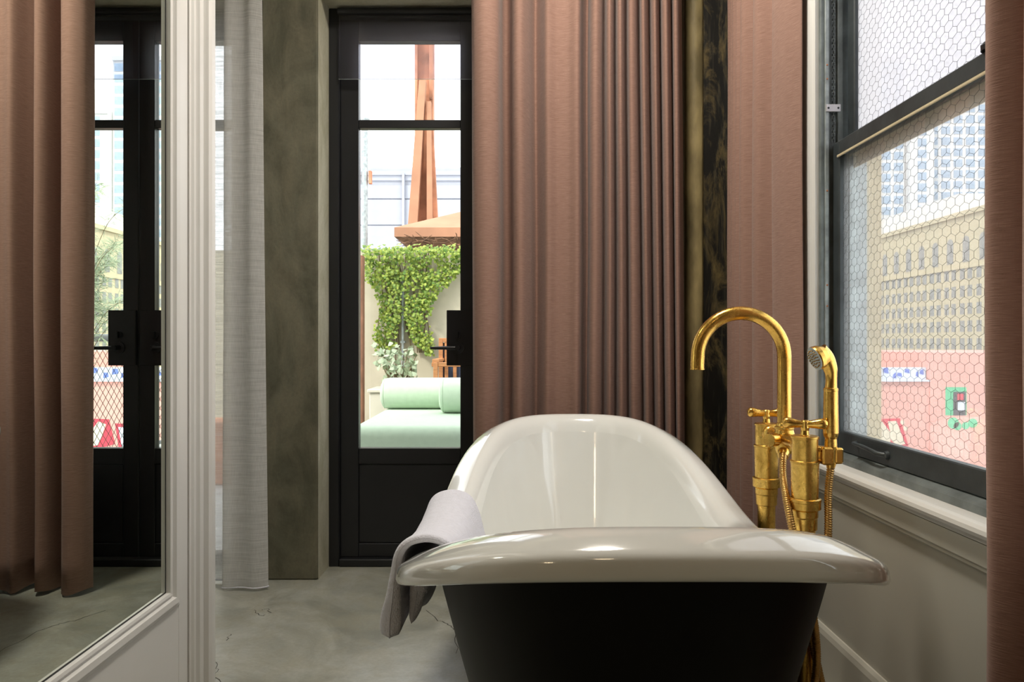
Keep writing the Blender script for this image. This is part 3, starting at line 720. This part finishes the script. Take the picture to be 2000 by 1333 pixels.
# spout
Rr = .104; zc = .933; pts = [(FX, FM, .765), (FX, FM, .80), (FX, FM, .87), (FX, FM, .92)]
for k in range(0, 25):
    a = PI * k / 24; pts.append((FX - Rr + Rr * math.cos(a), FM, zc + Rr * math.sin(a)))
pts += [(FX - 2 * Rr - .001, FM, .915), (FX - 2 * Rr - .001, FM, .904)]
sp = MB().tube(pts, [.0165] * (len(pts) - 1) + [.0165], 26, cap=False)
ex_ = (FX - 2 * Rr - .001, FM, .904)
sp.lathe(ex_, (0, 0, -1), [(.0165, 0), (.0172, .0005), (.0172, .003), (.013, .003), (.013, -.01), (0, -.01)], 26)
sp.build('spout', 'brass', tf)
# diverter knob pointing to the bather
dv = MB(); c0 = Vector((FX - .016, FM - .008, .735)); ax = Vector((-.80, -.6, 0)).normalized()
dv.lathe(c0, ax, [(.010, 0), (.010, .012), (.014, .014), (.0165, .016), (.0165, .038), (.0155, .040), (0, .0405)], 24); dv.build('diverter_knob', 'brass', tf)
# hand shower cradle and handset
HX, HY = .711, 1.644
cr_ = MB(); cr_.tube([(FX + .022, FN - .002, .733), (HX - .01, HY, .724)], .0065, 12)
cr_.bbox(HX - .024, HX + .000, HY - .016, HY + .016, .695, .735, .004); cr_.bbox(HX + .004, HX + .024, HY - .013, HY + .013, .697, .733, .004)
cr_.bbox(HX - .012, HX + .018, HY + .006, HY + .018, .698, .732, .003)
cr_.build('cradle', 'brass', tf)
hs = empty('hand_shower', (HX, HY, .69), 'brass hand shower standing in the filler cradle by the window', 'hand shower')
hs.parent = None
MB().lathe((HX, HY, 0), (0, 0, 1), [(0, .688), (.009, .688), (.012, .70), (.0135, .735), (.0125, .752), (.0150, .757), (.0162, .765), (.0158, .800), (.0150, .858), (.0155, .860), (.0155, .864), (.0135, .866)], 26).build('handle', 'brass', hs)
nk = [(HX, HY, .862), (HX + .001, HY, .885), (HX - .001, HY, .907), (HX - .011, HY, .931), (HX - .027, HY, .946)]
hd = MB().tube(crom(nk, 5), [.0135 - .0015 * math.sin(PI * min(1, i / 9)) + .008 * max(0, (i - 8) / 12) for i in range(21)], 20)
fc = Vector((HX - .034, HY - .004, .932)); fax = Vector((-.93, -.10, -.36)).normalized()
hd.lathe(fc - fax * .016, fax, [(0, -.014), (.012, -.012), (.021, -.004), (.0265, .008), (.0275, .017), (.0265, .020)], 26)
hd.build('head', 'brass', hs)
fp = MB().lathe(fc - fax * .016, fax, [(.0265, .0195), (.0265, .021), (0, .0225)], 26)
fo = fp.build('spray_plate', 'galvanised', hs)
nz = MB(); u = fax.orthogonal().normalized(); v_ = fax.cross(u)
for rr, n in ((.006, 6), (.0125, 11), (.0195, 18)):
    for k in range(n):
        a = 2 * PI * k / n; nz.lathe(fc - fax * .016 + (u * math.cos(a) + v_ * math.sin(a)) * rr, fax, [(.0014, .020), (.0012, .0245), (0, .0245)], 6)
tag(nz.build('nozzles', 'brass_hose', fo), kind='stuff')
# ribbed hose: from the yoke down behind the tub and up to the handset
hp = [(FX - .008, FM - .018, .704), (FX - .020, FM - .046, .694), (FX - .029, FM - .072, .655), (FX - .041, FN - .008, .60), (FX - .039, FN - .035, .545), (FX - .030, FN - .050, .48), (FX - .008, FN - .055, .40), (FX + .004, FN - .055, .29), (FX - .004, FN - .055, .18),
      (FX + .008, FN - .06, .11), (FX + .026, FN - .06, .095), (FX + .034, FN - .055, .14), (FX + .016, FN - .035, .25), (FX - .002, FN - .034, .34), (FX + .012, FN - .036, .43), (FX + .036, FN - .034, .53), (HX - .008, HY - .005, .63), (HX, HY, .690)]
pts = crom(hp, 40); P = [Vector(p) for p in pts]; L = [0]
for a, b in zip(P[:-1], P[1:]): L.append(L[-1] + (b - a).length)
res = []; k = 0; step = .0017
for i in range(int(L[-1] / step)):
    g = i * step
    while L[k + 1] < g: k += 1
    f_ = (g - L[k]) / max(1e-9, L[k + 1] - L[k]); res.append(P[k].lerp(P[k + 1], f_))
hz = MB().tube(res, [.0088 if (i % 3) else .0066 for i in range(len(res))], 10)
hz.build('hose', 'brass_hose', tf)
MB().lathe((FX - .006, FM - .012, .706), (-.3, -.75, -.28), [(0, 0), (.0135, 0), (.0135, .016), (.0105, .022), (.0105, .030), (.006, .031)], 18).build('hose_nut', 'brass_aged', tf)

# ------------------------------------------------------------------ terrace outside
tr = MB(); tr.box(-4.5, 1.62, 3.42, 7.9, -.15, -.01)
tag(tr.build('terrace_floor', 'terrace'), 'pale paved terrace outside the french doors', 'terrace', kind='structure')
gw = MB(); gw.box(-4.5, 1.05, 6.5, 6.7, -.1, 1.77)
tag(gw.build('garden_wall', 'stucco'), 'beige stucco terrace wall overgrown with a green climber', 'wall', kind='structure')
tag(MB().bbox(-1.300, -1.250, 6.18, 6.26, -.01, 1.69, .004).build('rusty_post', 'post_brown'), 'brown upright post at the left end of the vine wall', 'post')
pp = empty('wall_pipe', (-.954, 6.46, .6), 'thin grey pipe running up the wall through the climber', 'pipe')
MB().tube([(-.954, 6.44, .55), (-.954, 6.44, 1.52)], .012, 10).build('tube', 'galvanised', pp)
for z in (.95, 1.35): MB().bbox(-.975, -.933, 6.43, 6.50, z, z + .02, .002).build('bracket', 'galvanised', pp)
# climber
def inpoly(x, y, P):
    c = False; j = len(P) - 1
    for i in range(len(P)):
        if (P[i][1] > y) != (P[j][1] > y) and x < (P[j][0] - P[i][0]) * (y - P[i][1]) / (P[j][1] - P[i][1]) + P[i][0]: c = not c
        j = i
    return c
VP = [(708, 492), (760, 486), (830, 484), (910, 486), (960, 490), (950, 515), (900, 530), (880, 552), (858, 572), (846, 592), (836, 625), (842, 655), (850, 690), (842, 700), (828, 690), (812, 672), (800, 660), (796, 640), (782, 620), (778, 640), (774, 672), (756, 684), (735, 684), (728, 660), (733, 636), (742, 622), (740, 590), (732, 565), (716, 552), (712, 520)]
LEAF = [(0, 0), (.45, .25), (.38, .55), (.0, 1.0), (-.38, .55), (-.45, .25)]
def add_leaf(m, p, size, nrm, rot, bend=.18):
    n = Vector(nrm).normalized(); u = n.orthogonal().normalized(); v = n.cross(u); c, s_ = math.cos(rot), math.sin(rot)
    u, v = u * c + v * s_, v * c - u * s_
    q = [Vector(p) + u * (a * size) + v * (b * size) - n * (bend * size * abs(a) * 2 + bend * size * b * b) for a, b in LEAF]
    m.add(q, [(0, 1, 2, 3), (0, 3, 4, 5)])
vine = empty('climbing_vine', (-.95, 6.45, .7), 'leafy green climber spilling down the beige terrace wall', 'vine')
vm = MB(); cnt = 0
while cnt < 3300:
    x, y = R.uniform(705, 962), R.uniform(482, 702)
    if not inpoly(x, y, VP): continue
    if mnoise.noise((x * .045, y * .045, 1)) < -.28 and R.random() < .8: continue
    if abs(x - 787) < 5 and 548 < y < 690 and R.random() < .85: continue
    p = at(x, y, 6.435 - abs(R.gauss(0, .045)) - (.05 if y < 505 else 0))
    add_leaf(vm, p, R.uniform(.018, .036), (R.uniform(-.7, .7), -1, R.uniform(-.1, 1.0)), R.uniform(0, 6.3)); cnt += 1
for _ in range(160):
    x = R.uniform(700, 960); p = at(x, R.uniform(478, 494), 6.44 + R.uniform(-.06, .04)); add_leaf(vm, p, R.uniform(.025, .045), (R.uniform(-.5, .5), -.6, 1), R.uniform(0, 6.3))
tag(vm.build('foliage', 'leaf', vine, fix=False), kind='stuff')
vs_ = MB()
for k in range(16):
    x = R.uniform(745, 840); P_ = [at(x + R.uniform(-8, 8), 690, 6.47)]
    for yy in (640, 590, 540, 495): P_.append(at(P_[-1].x / 6.47 * F + 1000 + R.uniform(-12, 12), yy, 6.475))
    vs_.tube(crom(P_, 4), .005, 5)
tag(vs_.build('stems', 'stem', vine), kind='stuff')
# planter with a pale bushy succulent
pt = empty('planter_box', (-.95, 6.0, 0), 'tall cream planter box behind the mint daybed', 'planter')
pm = MB().bbox(-1.135, -.70, 5.86, 6.25, -.01, .56, .008); pm.build('body', 'planter', pt)
MB().bbox(-1.15, -.685, 5.845, 6.265, .56, .585, .004).build('rim', 'planter', pt)
sc_ = empty('succulent', (-.93, 6.05, .585), 'bushy pale grey-green succulent in the cream planter', 'plant')
st = MB(); tips = []
for k in range(18):
    a = R.uniform(0, 2 * PI); rr = R.uniform(.04, .20); q = Vector((-.93 + math.cos(a) * rr, 6.02 + math.sin(a) * rr * .7, .70 + R.uniform(.0, .20)))
    st.tube([(-.93 + math.cos(a) * .02, 6.05, .585), (-.93 + math.cos(a) * rr * .6, 6.04, .66), q], [.008, .006, .003], 6); tips.append(q)
tag(st.build('stems', 'stem', sc_), kind='stuff')
lm = MB(); add_leaf(lm, (0, 0, 0), .055, (0, -.4, 1), 0, .1); lo_ = lm.build('leaf', 'leaf_pale', sc_, fix=False); lo_.location = tips[0]
for q in tips:
    for k in range(8):
        share(lo_, sc_, q + Vector((R.uniform(-.05, .05), R.uniform(-.05, .05), R.uniform(-.06, .05))), (1, 1, 1), (R.uniform(-1.2, 1.2), R.uniform(-1.2, 1.2), R.uniform(0, 6.3)), 'leaf')
# wooden chair with slatted back
cha = empty('garden_chair', (-.40, 6.1, 0), 'orange wooden garden chair with slatted back behind the daybed', 'chair')
for x in (-.625, -.18):
    for y in (5.85, 6.28): MB().bbox(x, x + .035, y, y + .035, -.01, .98 if y > 6 else .80, .003).build('leg', 'wood_orange', cha)
for y in (5.86,): MB().bbox(-.64, -.13, y, y + .05, .765, .80, .004).build('front_rail', 'wood_orange', cha)
for x in (-.635, -.19): MB().bbox(x, x + .055, 5.86, 6.30, .80, .825, .003).build('armrest', 'wood_orange', cha)
MB().bbox(-.625, -.145, 6.285, 6.31, .96, .995, .003).build('top_rail', 'wood_orange', cha)
MB().bbox(-.625, -.145, 5.87, 6.30, .40, .435, .004).build('seat', 'wood_orange', cha)
for k in range(6):
    x = -.575 + k * .072; MB().bbox(x, x + .030, 6.288, 6.305, .435, .962, .002).build('slat', 'wood_orange', cha)
MB().bbox(-.60, -.16, 6.31, 6.33, .45, .955, .004).build('back_cushion', 'navy', cha)
# daybed and bolsters
db = empty('daybed', (-.05, 5.1, 0), 'mint green upholstered daybed just outside the french doors', 'daybed')
def soft(x0, x1, y0, y1, z0, z1, r, name, mat, par):
    o = MB().box(x0, x1, y0, y1, z0, z1).build(name, mat, par)
    b = o.modifiers.new('soft', 'BEVEL'); b.width = r; b.segments = 6; o.data.polygons.foreach_set('use_smooth', [True] * len(o.data.polygons)); return o
soft(-.985, .16, 4.40, 5.72, .20, .46, .07, 'mattress', 'mint_fabric', db)
soft(-.97, .15, 4.46, 5.70, .03, .205, .02, 'base', 'mint_fabric', db)
for x in (-.9, .08):
    for y in (4.55, 5.6): MB().lathe((x, y, -.01), (0, 0, 1), [(0, 0), (.03, 0), (.03, .045), (0, .045)], 12).build('foot', 'black_metal', db)
def bolster(x0, x1, y, z, r, label):
    e = empty('bolster', ((x0 + x1) / 2, y, z - r), label, 'cushion', 'mint bolsters on the daybed')
    pr_ = [(0, 0), (r * .6, .004), (r * .86, .018), (r * .97, .045), (r, .08), (r, (x1 - x0) / 2), (r, x1 - x0 - .08), (r * .97, x1 - x0 - .045), (r * .86, x1 - x0 - .018), (r * .6, x1 - x0 - .004), (0, x1 - x0)]
    MB().lathe((x0, y, z), (1, 0, 0), pr_, 32).build('cover', 'mint_fabric', e)
    for xx in (x0 + .03, x1 - .03):
        MB().lathe((xx, y, z), (1, 0, 0), [(r * .935, -.004), (r * .965, 0), (r * .945, .004)], 32).build('piping', 'mint_fabric', e)
bolster(-.985, .10, 5.55, .576, .118, 'long mint bolster lying along the back of the daybed')
bolster(-.518, .14, 5.24, .584, .126, 'mint bolster in front of the longer one on the daybed')
# terracotta trough seen faintly through the sheer
tag(MB().bbox(-2.3, -1.75, 5.0, 5.3, -.01, .42, .01).build('terracotta_trough', 'terracotta'), 'low terracotta trough seen faintly through the white sheer', 'planter')
# railing with diamond mesh
rl = empty('terrace_railing', (1.45, 5.5, 0), 'grey pipe railing with diamond wire mesh, reflected in the mirror', 'railing')
MB().tube([(1.45, 3.5, .995), (1.45, 7.85, .995)], .030, 14).build('top_rail', 'rail_grey', rl)
MB().bbox(1.435, 1.465, 3.5, 7.85, .90, .925, .003).build('mid_rail', 'rail_grey', rl)
MB().bbox(1.435, 1.465, 3.5, 7.85, .03, .06, .003).build('bottom_rail', 'rail_grey', rl)
for y in (3.55, 5.52, 7.8):
    q = MB().lathe((1.45, y, -.01), (0, 0, 1), [(0, 0), (.05, 0), (.05, .01), (.024, .012), (.024, .97)], 14); q.build('post', 'rail_grey', rl)
MB().lathe((1.45, 5.50, .995), (0, 1, 0), [(.03, -.03), (.045, -.028), (.045, .028), (.03, .03)], 18).build('coupling', 'rail_grey', rl)
mm = MB(); y = 3.5 - .9
while y < 7.85:
    for sg in (1, -1):
        a = [y, .06]; b = [y + .87 * .95, .90]
        if sg < 0: a[1], b[1] = .90, .06
        pts_ = []
        for t in (0, 1):
            pts_.append((a[0] + (b[0] - a[0]) * t, a[1] + (b[1] - a[1]) * t))
        lo_y, hi_y = 3.5, 7.85
        (ya, za), (yb, zb) = pts_
        if yb <= lo_y or ya >= hi_y: continue
        t0 = max(0, (lo_y - ya) / (yb - ya)); t1 = min(1, (hi_y - ya) / (yb - ya))
        mm.tube([(1.45, ya + (yb - ya) * t0, za + (zb - za) * t0), (1.45, ya + (yb - ya) * t1, za + (zb - za) * t1)], .0026, 4, False)
    y += .082
tag(mm.build('mesh_infill', 'wire', rl), kind='stuff')
# feathery shrub by the railing
wi = empty('feathery_shrub', (1.12, 4.62, 0), 'feathery narrow-leaved shrub beside the railing, reflected in the mirror', 'shrub')
MB().lathe((1.12, 4.62, -.01), (0, 0, 1), [(0, 0), (.14, 0), (.19, .38), (.20, .40), (.17, .40), (.165, .36), (0, .36)], 24).build('pot', 'planter', wi)
wm = MB(); wl_ = MB()
for k in range(44):
    a = R.uniform(.2, PI - .2); rr = R.uniform(.15, .85); top = R.uniform(1.0, 2.15)
    base = Vector((1.12 + R.uniform(-.03, .03), 4.62 + R.uniform(-.03, .03), .35)); c_a, s_a = math.cos(a) * .24, math.sin(a)
    P_ = crom([base, base + Vector((c_a * rr * .3, s_a * rr * .3, (top - .35) * .45)), base + Vector((c_a * rr * .75, s_a * rr * .75, (top - .35) * .85)), base + Vector((c_a * rr * 1.15, s_a * rr * 1.15, (top - .35) * .98))], 7)
    wm.tube(P_, [.003 * (1 - i / len(P_)) + .001 for i in range(len(P_))], 5, False)
    for i in range(6, len(P_)):
        for q in range(11):
            b = Vector(P_[i]); d = Vector((R.uniform(-1, 1), R.uniform(-1, 1), R.uniform(-.5, .9))).normalized(); Ln = R.uniform(.06, .13)
            sd = d.orthogonal().normalized() * .0032
            wl_.add([b, b + d * Ln * .5 + sd, b + d * Ln - Vector((0, 0, .015)), b + d * Ln * .5 - sd], [(0, 1, 2, 3)])
tag(wm.build('branches', 'stem', wi), kind='stuff'); tag(wl_.build('foliage', 'leaf_pale', wi, fix=False), kind='stuff')

# rusty canopy, steel mast, siding, lamp pole beyond the wall
cn = empty('hipped_canopy', (0, 8.6, 0), 'rust-orange hipped canopy standing behind the vine wall', 'canopy')
zf0, zf1 = at(770, 463, 7.5).z, at(770, 445, 7.5).z; xl = at(770, 450, 7.5).x
rf = MB(); A = [(xl, 7.5, zf1), (-xl, 7.5, zf1), (-xl, 9.7, zf1), (xl, 9.7, zf1)]; pk = (0, 8.6, 2.62)
rf.add(A + [pk], [(0, 1, 4), (1, 2, 4), (2, 3, 4), (3, 0, 4)]); rf.build('roof', 'canopy_rust', cn)
fa = MB(); fa.grid([[(x, y, z) for x, y, _ in A] for z in (zf0, zf1)], closed=True, smooth=False)
fa.build('fascia', 'canopy_rust', cn)
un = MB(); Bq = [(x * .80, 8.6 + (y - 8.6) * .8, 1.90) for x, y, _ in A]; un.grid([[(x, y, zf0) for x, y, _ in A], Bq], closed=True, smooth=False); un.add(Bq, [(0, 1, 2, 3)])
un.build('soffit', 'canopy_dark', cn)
for x in (-.8, .8): MB().bbox(x - .05, x + .05, 9.2, 9.3, -.15, 1.92, .004).build('post', 'post_brown', cn)
tw_ = MB()
for k in range(26):
    p = at(R.uniform(795, 905), R.uniform(468, 488), 7.42); q = p + Vector((R.uniform(-.25, .25), R.uniform(-.1, .05), R.uniform(-.02, .12))); tw_.tube([p, (p + q) / 2 + Vector((0, 0, R.uniform(-.03, .03))), q], [.006, .005, .003], 5, False)
tag(tw_.build('twigs', 'canopy_dark', cn), kind='stuff')
ms = empty('steel_mast', (-1.2, 10, 0), 'tall rusted steel mast with splayed braces beyond the terrace', 'mast')
xa, xb = at(812, 0, 10).x, at(847, 0, 10).x
MB().box(xa, xa + .035, 9.9, 10.12, -1, 7).build('flange', 'rust_steel', ms)
MB().box(xb - .05, xb, 9.9, 10.12, -1, 7).build('flange', 'rust_steel', ms)
MB().box(xa + .035, xb - .05, 9.99, 10.02, -1, 7).build('web', 'rust_steel', ms)
def strut(p0, p1, w_, d_):
    return MB().add([(p0.x - w_, p0.y - d_, p0.z), (p0.x + w_, p0.y - d_, p0.z), (p0.x + w_, p0.y + d_, p0.z), (p0.x - w_, p0.y + d_, p0.z), (p1.x - w_ * 1.4, p1.y - d_, p1.z), (p1.x + w_ * 1.4, p1.y - d_, p1.z), (p1.x + w_ * 1.4, p1.y + d_, p1.z), (p1.x - w_ * 1.4, p1.y + d_, p1.z)],
        [(0, 1, 2, 3), (4, 5, 6, 7), (0, 1, 5, 4), (1, 2, 6, 5), (2, 3, 7, 6), (3, 0, 4, 7)])
strut(at(826, 160, 9.8), at(805, 470, 9.8), .045, .06).build('brace', 'canopy_rust', ms)
strut(at(838, 200, 9.82), at(840, 470, 9.82), .028, .04).build('brace', 'canopy_rust', ms)
strut(at(843, 250, 9.9), at(853, 470, 9.9), .022, .05).build('brace', 'rust_steel', ms)
for px in (817, 842): MB().lathe(at(px, 193, 9.88), (0, -1, 0), [(0, 0), (.018, 0), (.014, .02), (0, .02)], 10).build('bolt', 'post_brown', ms)
sd_ = empty('sided_building', (0, 14.2, 0), 'white building clad in horizontal boards behind the terrace', 'building')
bm_ = MB().bbox(-3.4, 2.4, 14.0, 14.03, 0, .255, .006).build('board', 'siding_white', sd_); bm_.location.z = -1.05
z = -1.05 + .262
while z < 4.0:
    share(bm_, sd_, (bm_.location.x, bm_.location.y, z), (1, 1, 1), (R.uniform(-.008, .008), 0, 0), 'board'); z += .262
MB().box(-3.35, 2.35, 14.03, 16, -3, 4.15).build('core', 'siding_white', sd_)
MB().box(-3.45, 2.45, 13.97, 16.05, 4.12, 4.20).build('coping', 'siding_white', sd_)
MB().bbox(at(785, 0, 13.95).x, at(790, 0, 13.95).x, 13.94, 13.99, -2, 4.15, .004).build('corner_trim', 'siding_white', sd_)
lp_ = empty('lamp_pole', (-1.7, 8.6, -.15), 'slim galvanised pole with flat cap left of the rusted mast', 'pole')
px_ = at(712, 0, 8.6).x
MB().tube([(px_, 8.6, -.15), (px_, 8.6, at(0, 245, 8.6).z)], .038, 16).build('shaft', 'galvanised', lp_)
MB().lathe((px_, 8.6, at(0, 238, 8.6).z), (0, 0, 1), [(0, 0), (.06, 0), (.06, .03), (.03, .05), (0, .05)], 16).build('cap', 'galvanised', lp_)
for xx in (-.085, .05): MB().bbox(px_ + xx, px_ + xx + .035, 8.57, 8.63, at(0, 360, 8.6).z, at(0, 335, 8.6).z, .003).build('bracket', 'rust_steel', lp_)

# ------------------------------------------------------------------ the city seen through window and mirror
tag(MB().box(-200, 400, 8, 420, -14.2, -14).build('city_ground', 'asphalt'), 'street level far below the terrace', 'ground', kind='structure')
pk_ = empty('pink_building', (17, 31, -14), 'low pink-painted building with graffiti below the window', 'building')
Yp = 30.0
PX = lambda px: (px - 1000) / F * Yp
PZ = lambda py: EYE + (667 - py) / F * Yp
MB().box(8, PX(1815), Yp, Yp + 9, -14, PZ(745)).build('low_wing', 'pink_wall', pk_)
MB().box(PX(1815), 34, Yp - .05, Yp + 9, -14, PZ(690)).build('tall_wing', 'pink_wall', pk_)
MB().box(8, PX(1814), Yp + .2, Yp + .4, PZ(746), PZ(719)).build('banner', 'sign_white', pk_)
bl = MB(); x = 8.1
while x < PX(1808):
    wq = R.uniform(.08, .3); zz = R.uniform(PZ(741), PZ(728)); bl.prism([(x, zz), (x + wq, zz - .05), (x + wq * .9, zz + R.uniform(.1, .22)), (x + .03, zz + R.uniform(.08, .2))], 'y', Yp + .18, Yp + .2); x += wq + R.uniform(.03, .25)
tag(bl.build('banner_marks', 'sign_blue', pk_), kind='stuff')
MB().box(8, PX(1813), Yp - .15, Yp + .2, PZ(746), PZ(743)).build('parapet', 'sign_white', pk_)
for dx in (0, 84):
    w_ = MB(); w_.box(PX(1845 + dx), PX(1886 + dx), Yp - .06, Yp + .1, PZ(812), PZ(757)); w_.build('opening', 'graffiti_green', pk_)
    MB().box(PX(1860 + dx), PX(1884 + dx), Yp - .08, Yp - .05, PZ(812), PZ(766)).build('shutter', 'dark_opening', pk_)
    MB().box(PX(1868 + dx), PX(1882 + dx), Yp - .10, Yp - .08, PZ(802), PZ(786)).build('sign', 'sign_white', pk_)
    MB().box(PX(1867 + dx), PX(1879 + dx), Yp - .10, Yp - .08, PZ(782), PZ(770)).build('sign', 'graffiti_red', pk_)
    for cx, cy, rr in ((1860, 827, 11), (1898, 827, 9), (1884, 832, 7), (1868, 833, 8)):
        MB().lathe((PX(cx + dx), Yp - .055, PZ(cy)), (0, -1, 0), [(rr / 48, 0), (rr / 48, .02), (0, .02)], 14).build('graffiti', 'graffiti_green', pk_)
def poly(pts, y, mat): MB().prism([(PX(a), PZ(b)) for a, b in pts], 'y', y - .02, y).build('graffiti', mat, pk_)
poly([(1702, 820), (1757, 818), (1774, 872), (1733, 880), (1690, 868)], Yp, 'graffiti_red')
poly([(1707, 830), (1722, 824), (1738, 845), (1733, 824), (1750, 823), (1767, 868), (1750, 872), (1738, 858), (1738, 873), (1722, 870)], Yp - .02, 'graffiti_cream')
poly([(1640, 830), (1690, 828), (1682, 880), (1630, 885)], Yp, 'graffiti_red')
poly([(1647, 837), (1683, 835), (1676, 874), (1640, 878)], Yp - .02, 'sign_white')
for cx, cy in ((1762, 826), (1768, 838)): MB().lathe((PX(cx), Yp - .001, PZ(cy)), (0, -1, 0), [(.09, 0), (.09, .02), (0, .02)], 10).build('graffiti', 'graffiti_cream', pk_)
# beige office building running along the view
be = empty('office_building', (92, 160, -14), 'long beige stone building with a row of tall arched windows', 'building')
XB = 85.0
MB().box(XB, XB + 30, 95, 194, -14, 24.5).build('wall', 'beige_stone', be)
MB().box(XB - .5, XB + 30, 94.5, 194, 24.5, 25.4).build('cornice', 'beige_stone', be)
MB().box(XB - .25, XB, 95, 194, 14.6, 15.0).build('string_course', 'beige_stone', be)
MB().box(XB + 6, XB + 26, 150, 190, 25.4, 31).build('penthouse', 'tower_white', be)
aw = MB(); ar = [(-1.0, 0), (1.0, 0), (1.0, 3.9)] + [(math.cos(a) * 1.0, 3.9 + math.sin(a) * 1.0) for a in [PI * k / 8 for k in range(1, 8)]] + [(-1.0, 3.9)]
aw.prism(ar, 'x', XB - .05, XB + .2); wa = aw.build('arched_window', 'city_window', be)
wq = MB().box(XB - .05, XB + .2, -.7, .7, 0, 2.1).build('window', 'city_window', be)
fa_, fw_ = True, True
for k in range(15):
    yb = 118 + 5.0 * k
    if fa_: wa.location = Vector(wa.location) + Vector((0, yb, 15.8)); wa0 = wa.location.copy(); ya0 = yb; fa_ = False
    else: share(wa, be, wa0 + Vector((0, yb - ya0, 0)), name='arched_window')
    for z in (12.6, 9.3, 6.0, 2.7, -.6, -3.9):
        for s_ in (-1.15, 1.15):
            if k > 15 and z < 2: continue
            if fw_: wq.location = Vector(wq.location) + Vector((0, yb + s_, z)); wq0 = wq.location.copy(); off = (yb + s_, z); fw_ = False
            else: share(wq, be, wq0 + Vector((0, yb + s_ - off[0], z - off[1])), name='window')
# glass towers
def tower(x0, x1, y, top, bays, label, floors, white=False, frac=.72):
    e = empty('glass_tower', ((x0 + x1) / 2, y, -14), label, 'tower')
    MB().box(x0, x1, y, y + 22, -14, top).build('frame', 'tower_white', e)
    MB().box(x0, x1, y - .5, y + 22, top, top + 1.2).build('cornice', 'tower_white', e)
    bw = (x1 - x0) / bays; m = MB().box(-bw * frac / 2, bw * frac / 2, -.12, .1, 0, 2.1)
    src = None
    for f in range(floors):
        for b in range(bays):
            loc = (x0 + bw * (b + .5), y, top - 3.0 * (f + 1) + .2)
            if src is None: src = m.build('window', 'tower_glass', e); base0 = src.location.copy(); src.location = base0 + Vector(loc); L0 = Vector(loc); S0 = src.location.copy()
            else: share(src, e, S0 + Vector(loc) - L0, name='window')
tower(93, 106.5, 200, 77, 4, 'pale blue glass tower left of the narrow white tower', 18)
tower(106.8, 113.4, 198, 62, 1, 'narrow white tower with one column of windows between glass towers', 14, frac=.35)
tower(113.7, 134, 202, 69.5, 6, 'broad blue glass tower right of the narrow white tower', 15)

# ------------------------------------------------------------------ added lamps, out of view, that brighten the room
def fill_lamp(x, y, e, label, color=(1, .76, .48)):
    o = empty('fill_lamp', (x, y, 2.91), label, 'lamp', 'added drum fill lamps')
    MB().lathe((x, y, 3.0), (0, 0, -1), [(0, 0), (.24, 0), (.24, .02), (0, .02)], 28).build('canopy', 'black_metal', o)
    MB().lathe((x, y, 2.98), (0, 0, -1), [(.225, 0), (.225, .07)], 28).build('shade', 'lamp_shade', o)
    d = bpy.data.lights.new('fill_light', 'AREA'); d.shape = 'DISK'; d.size = .38; d.energy = e; d.color = color
    l = bpy.data.objects.new('fill_light', d); COL.objects.link(l); l.location = (x, y, 2.93); 
fill_lamp(.12, 1.92, 29, 'added drum fill lamp, out of view above the bathtub', (1, .93, .82))
fill_lamp(-.1, -1.0, 3, 'added drum fill lamp just behind the viewer')
fill_lamp(-2.0, -1.9, 7, 'added drum fill lamp further back in the room')
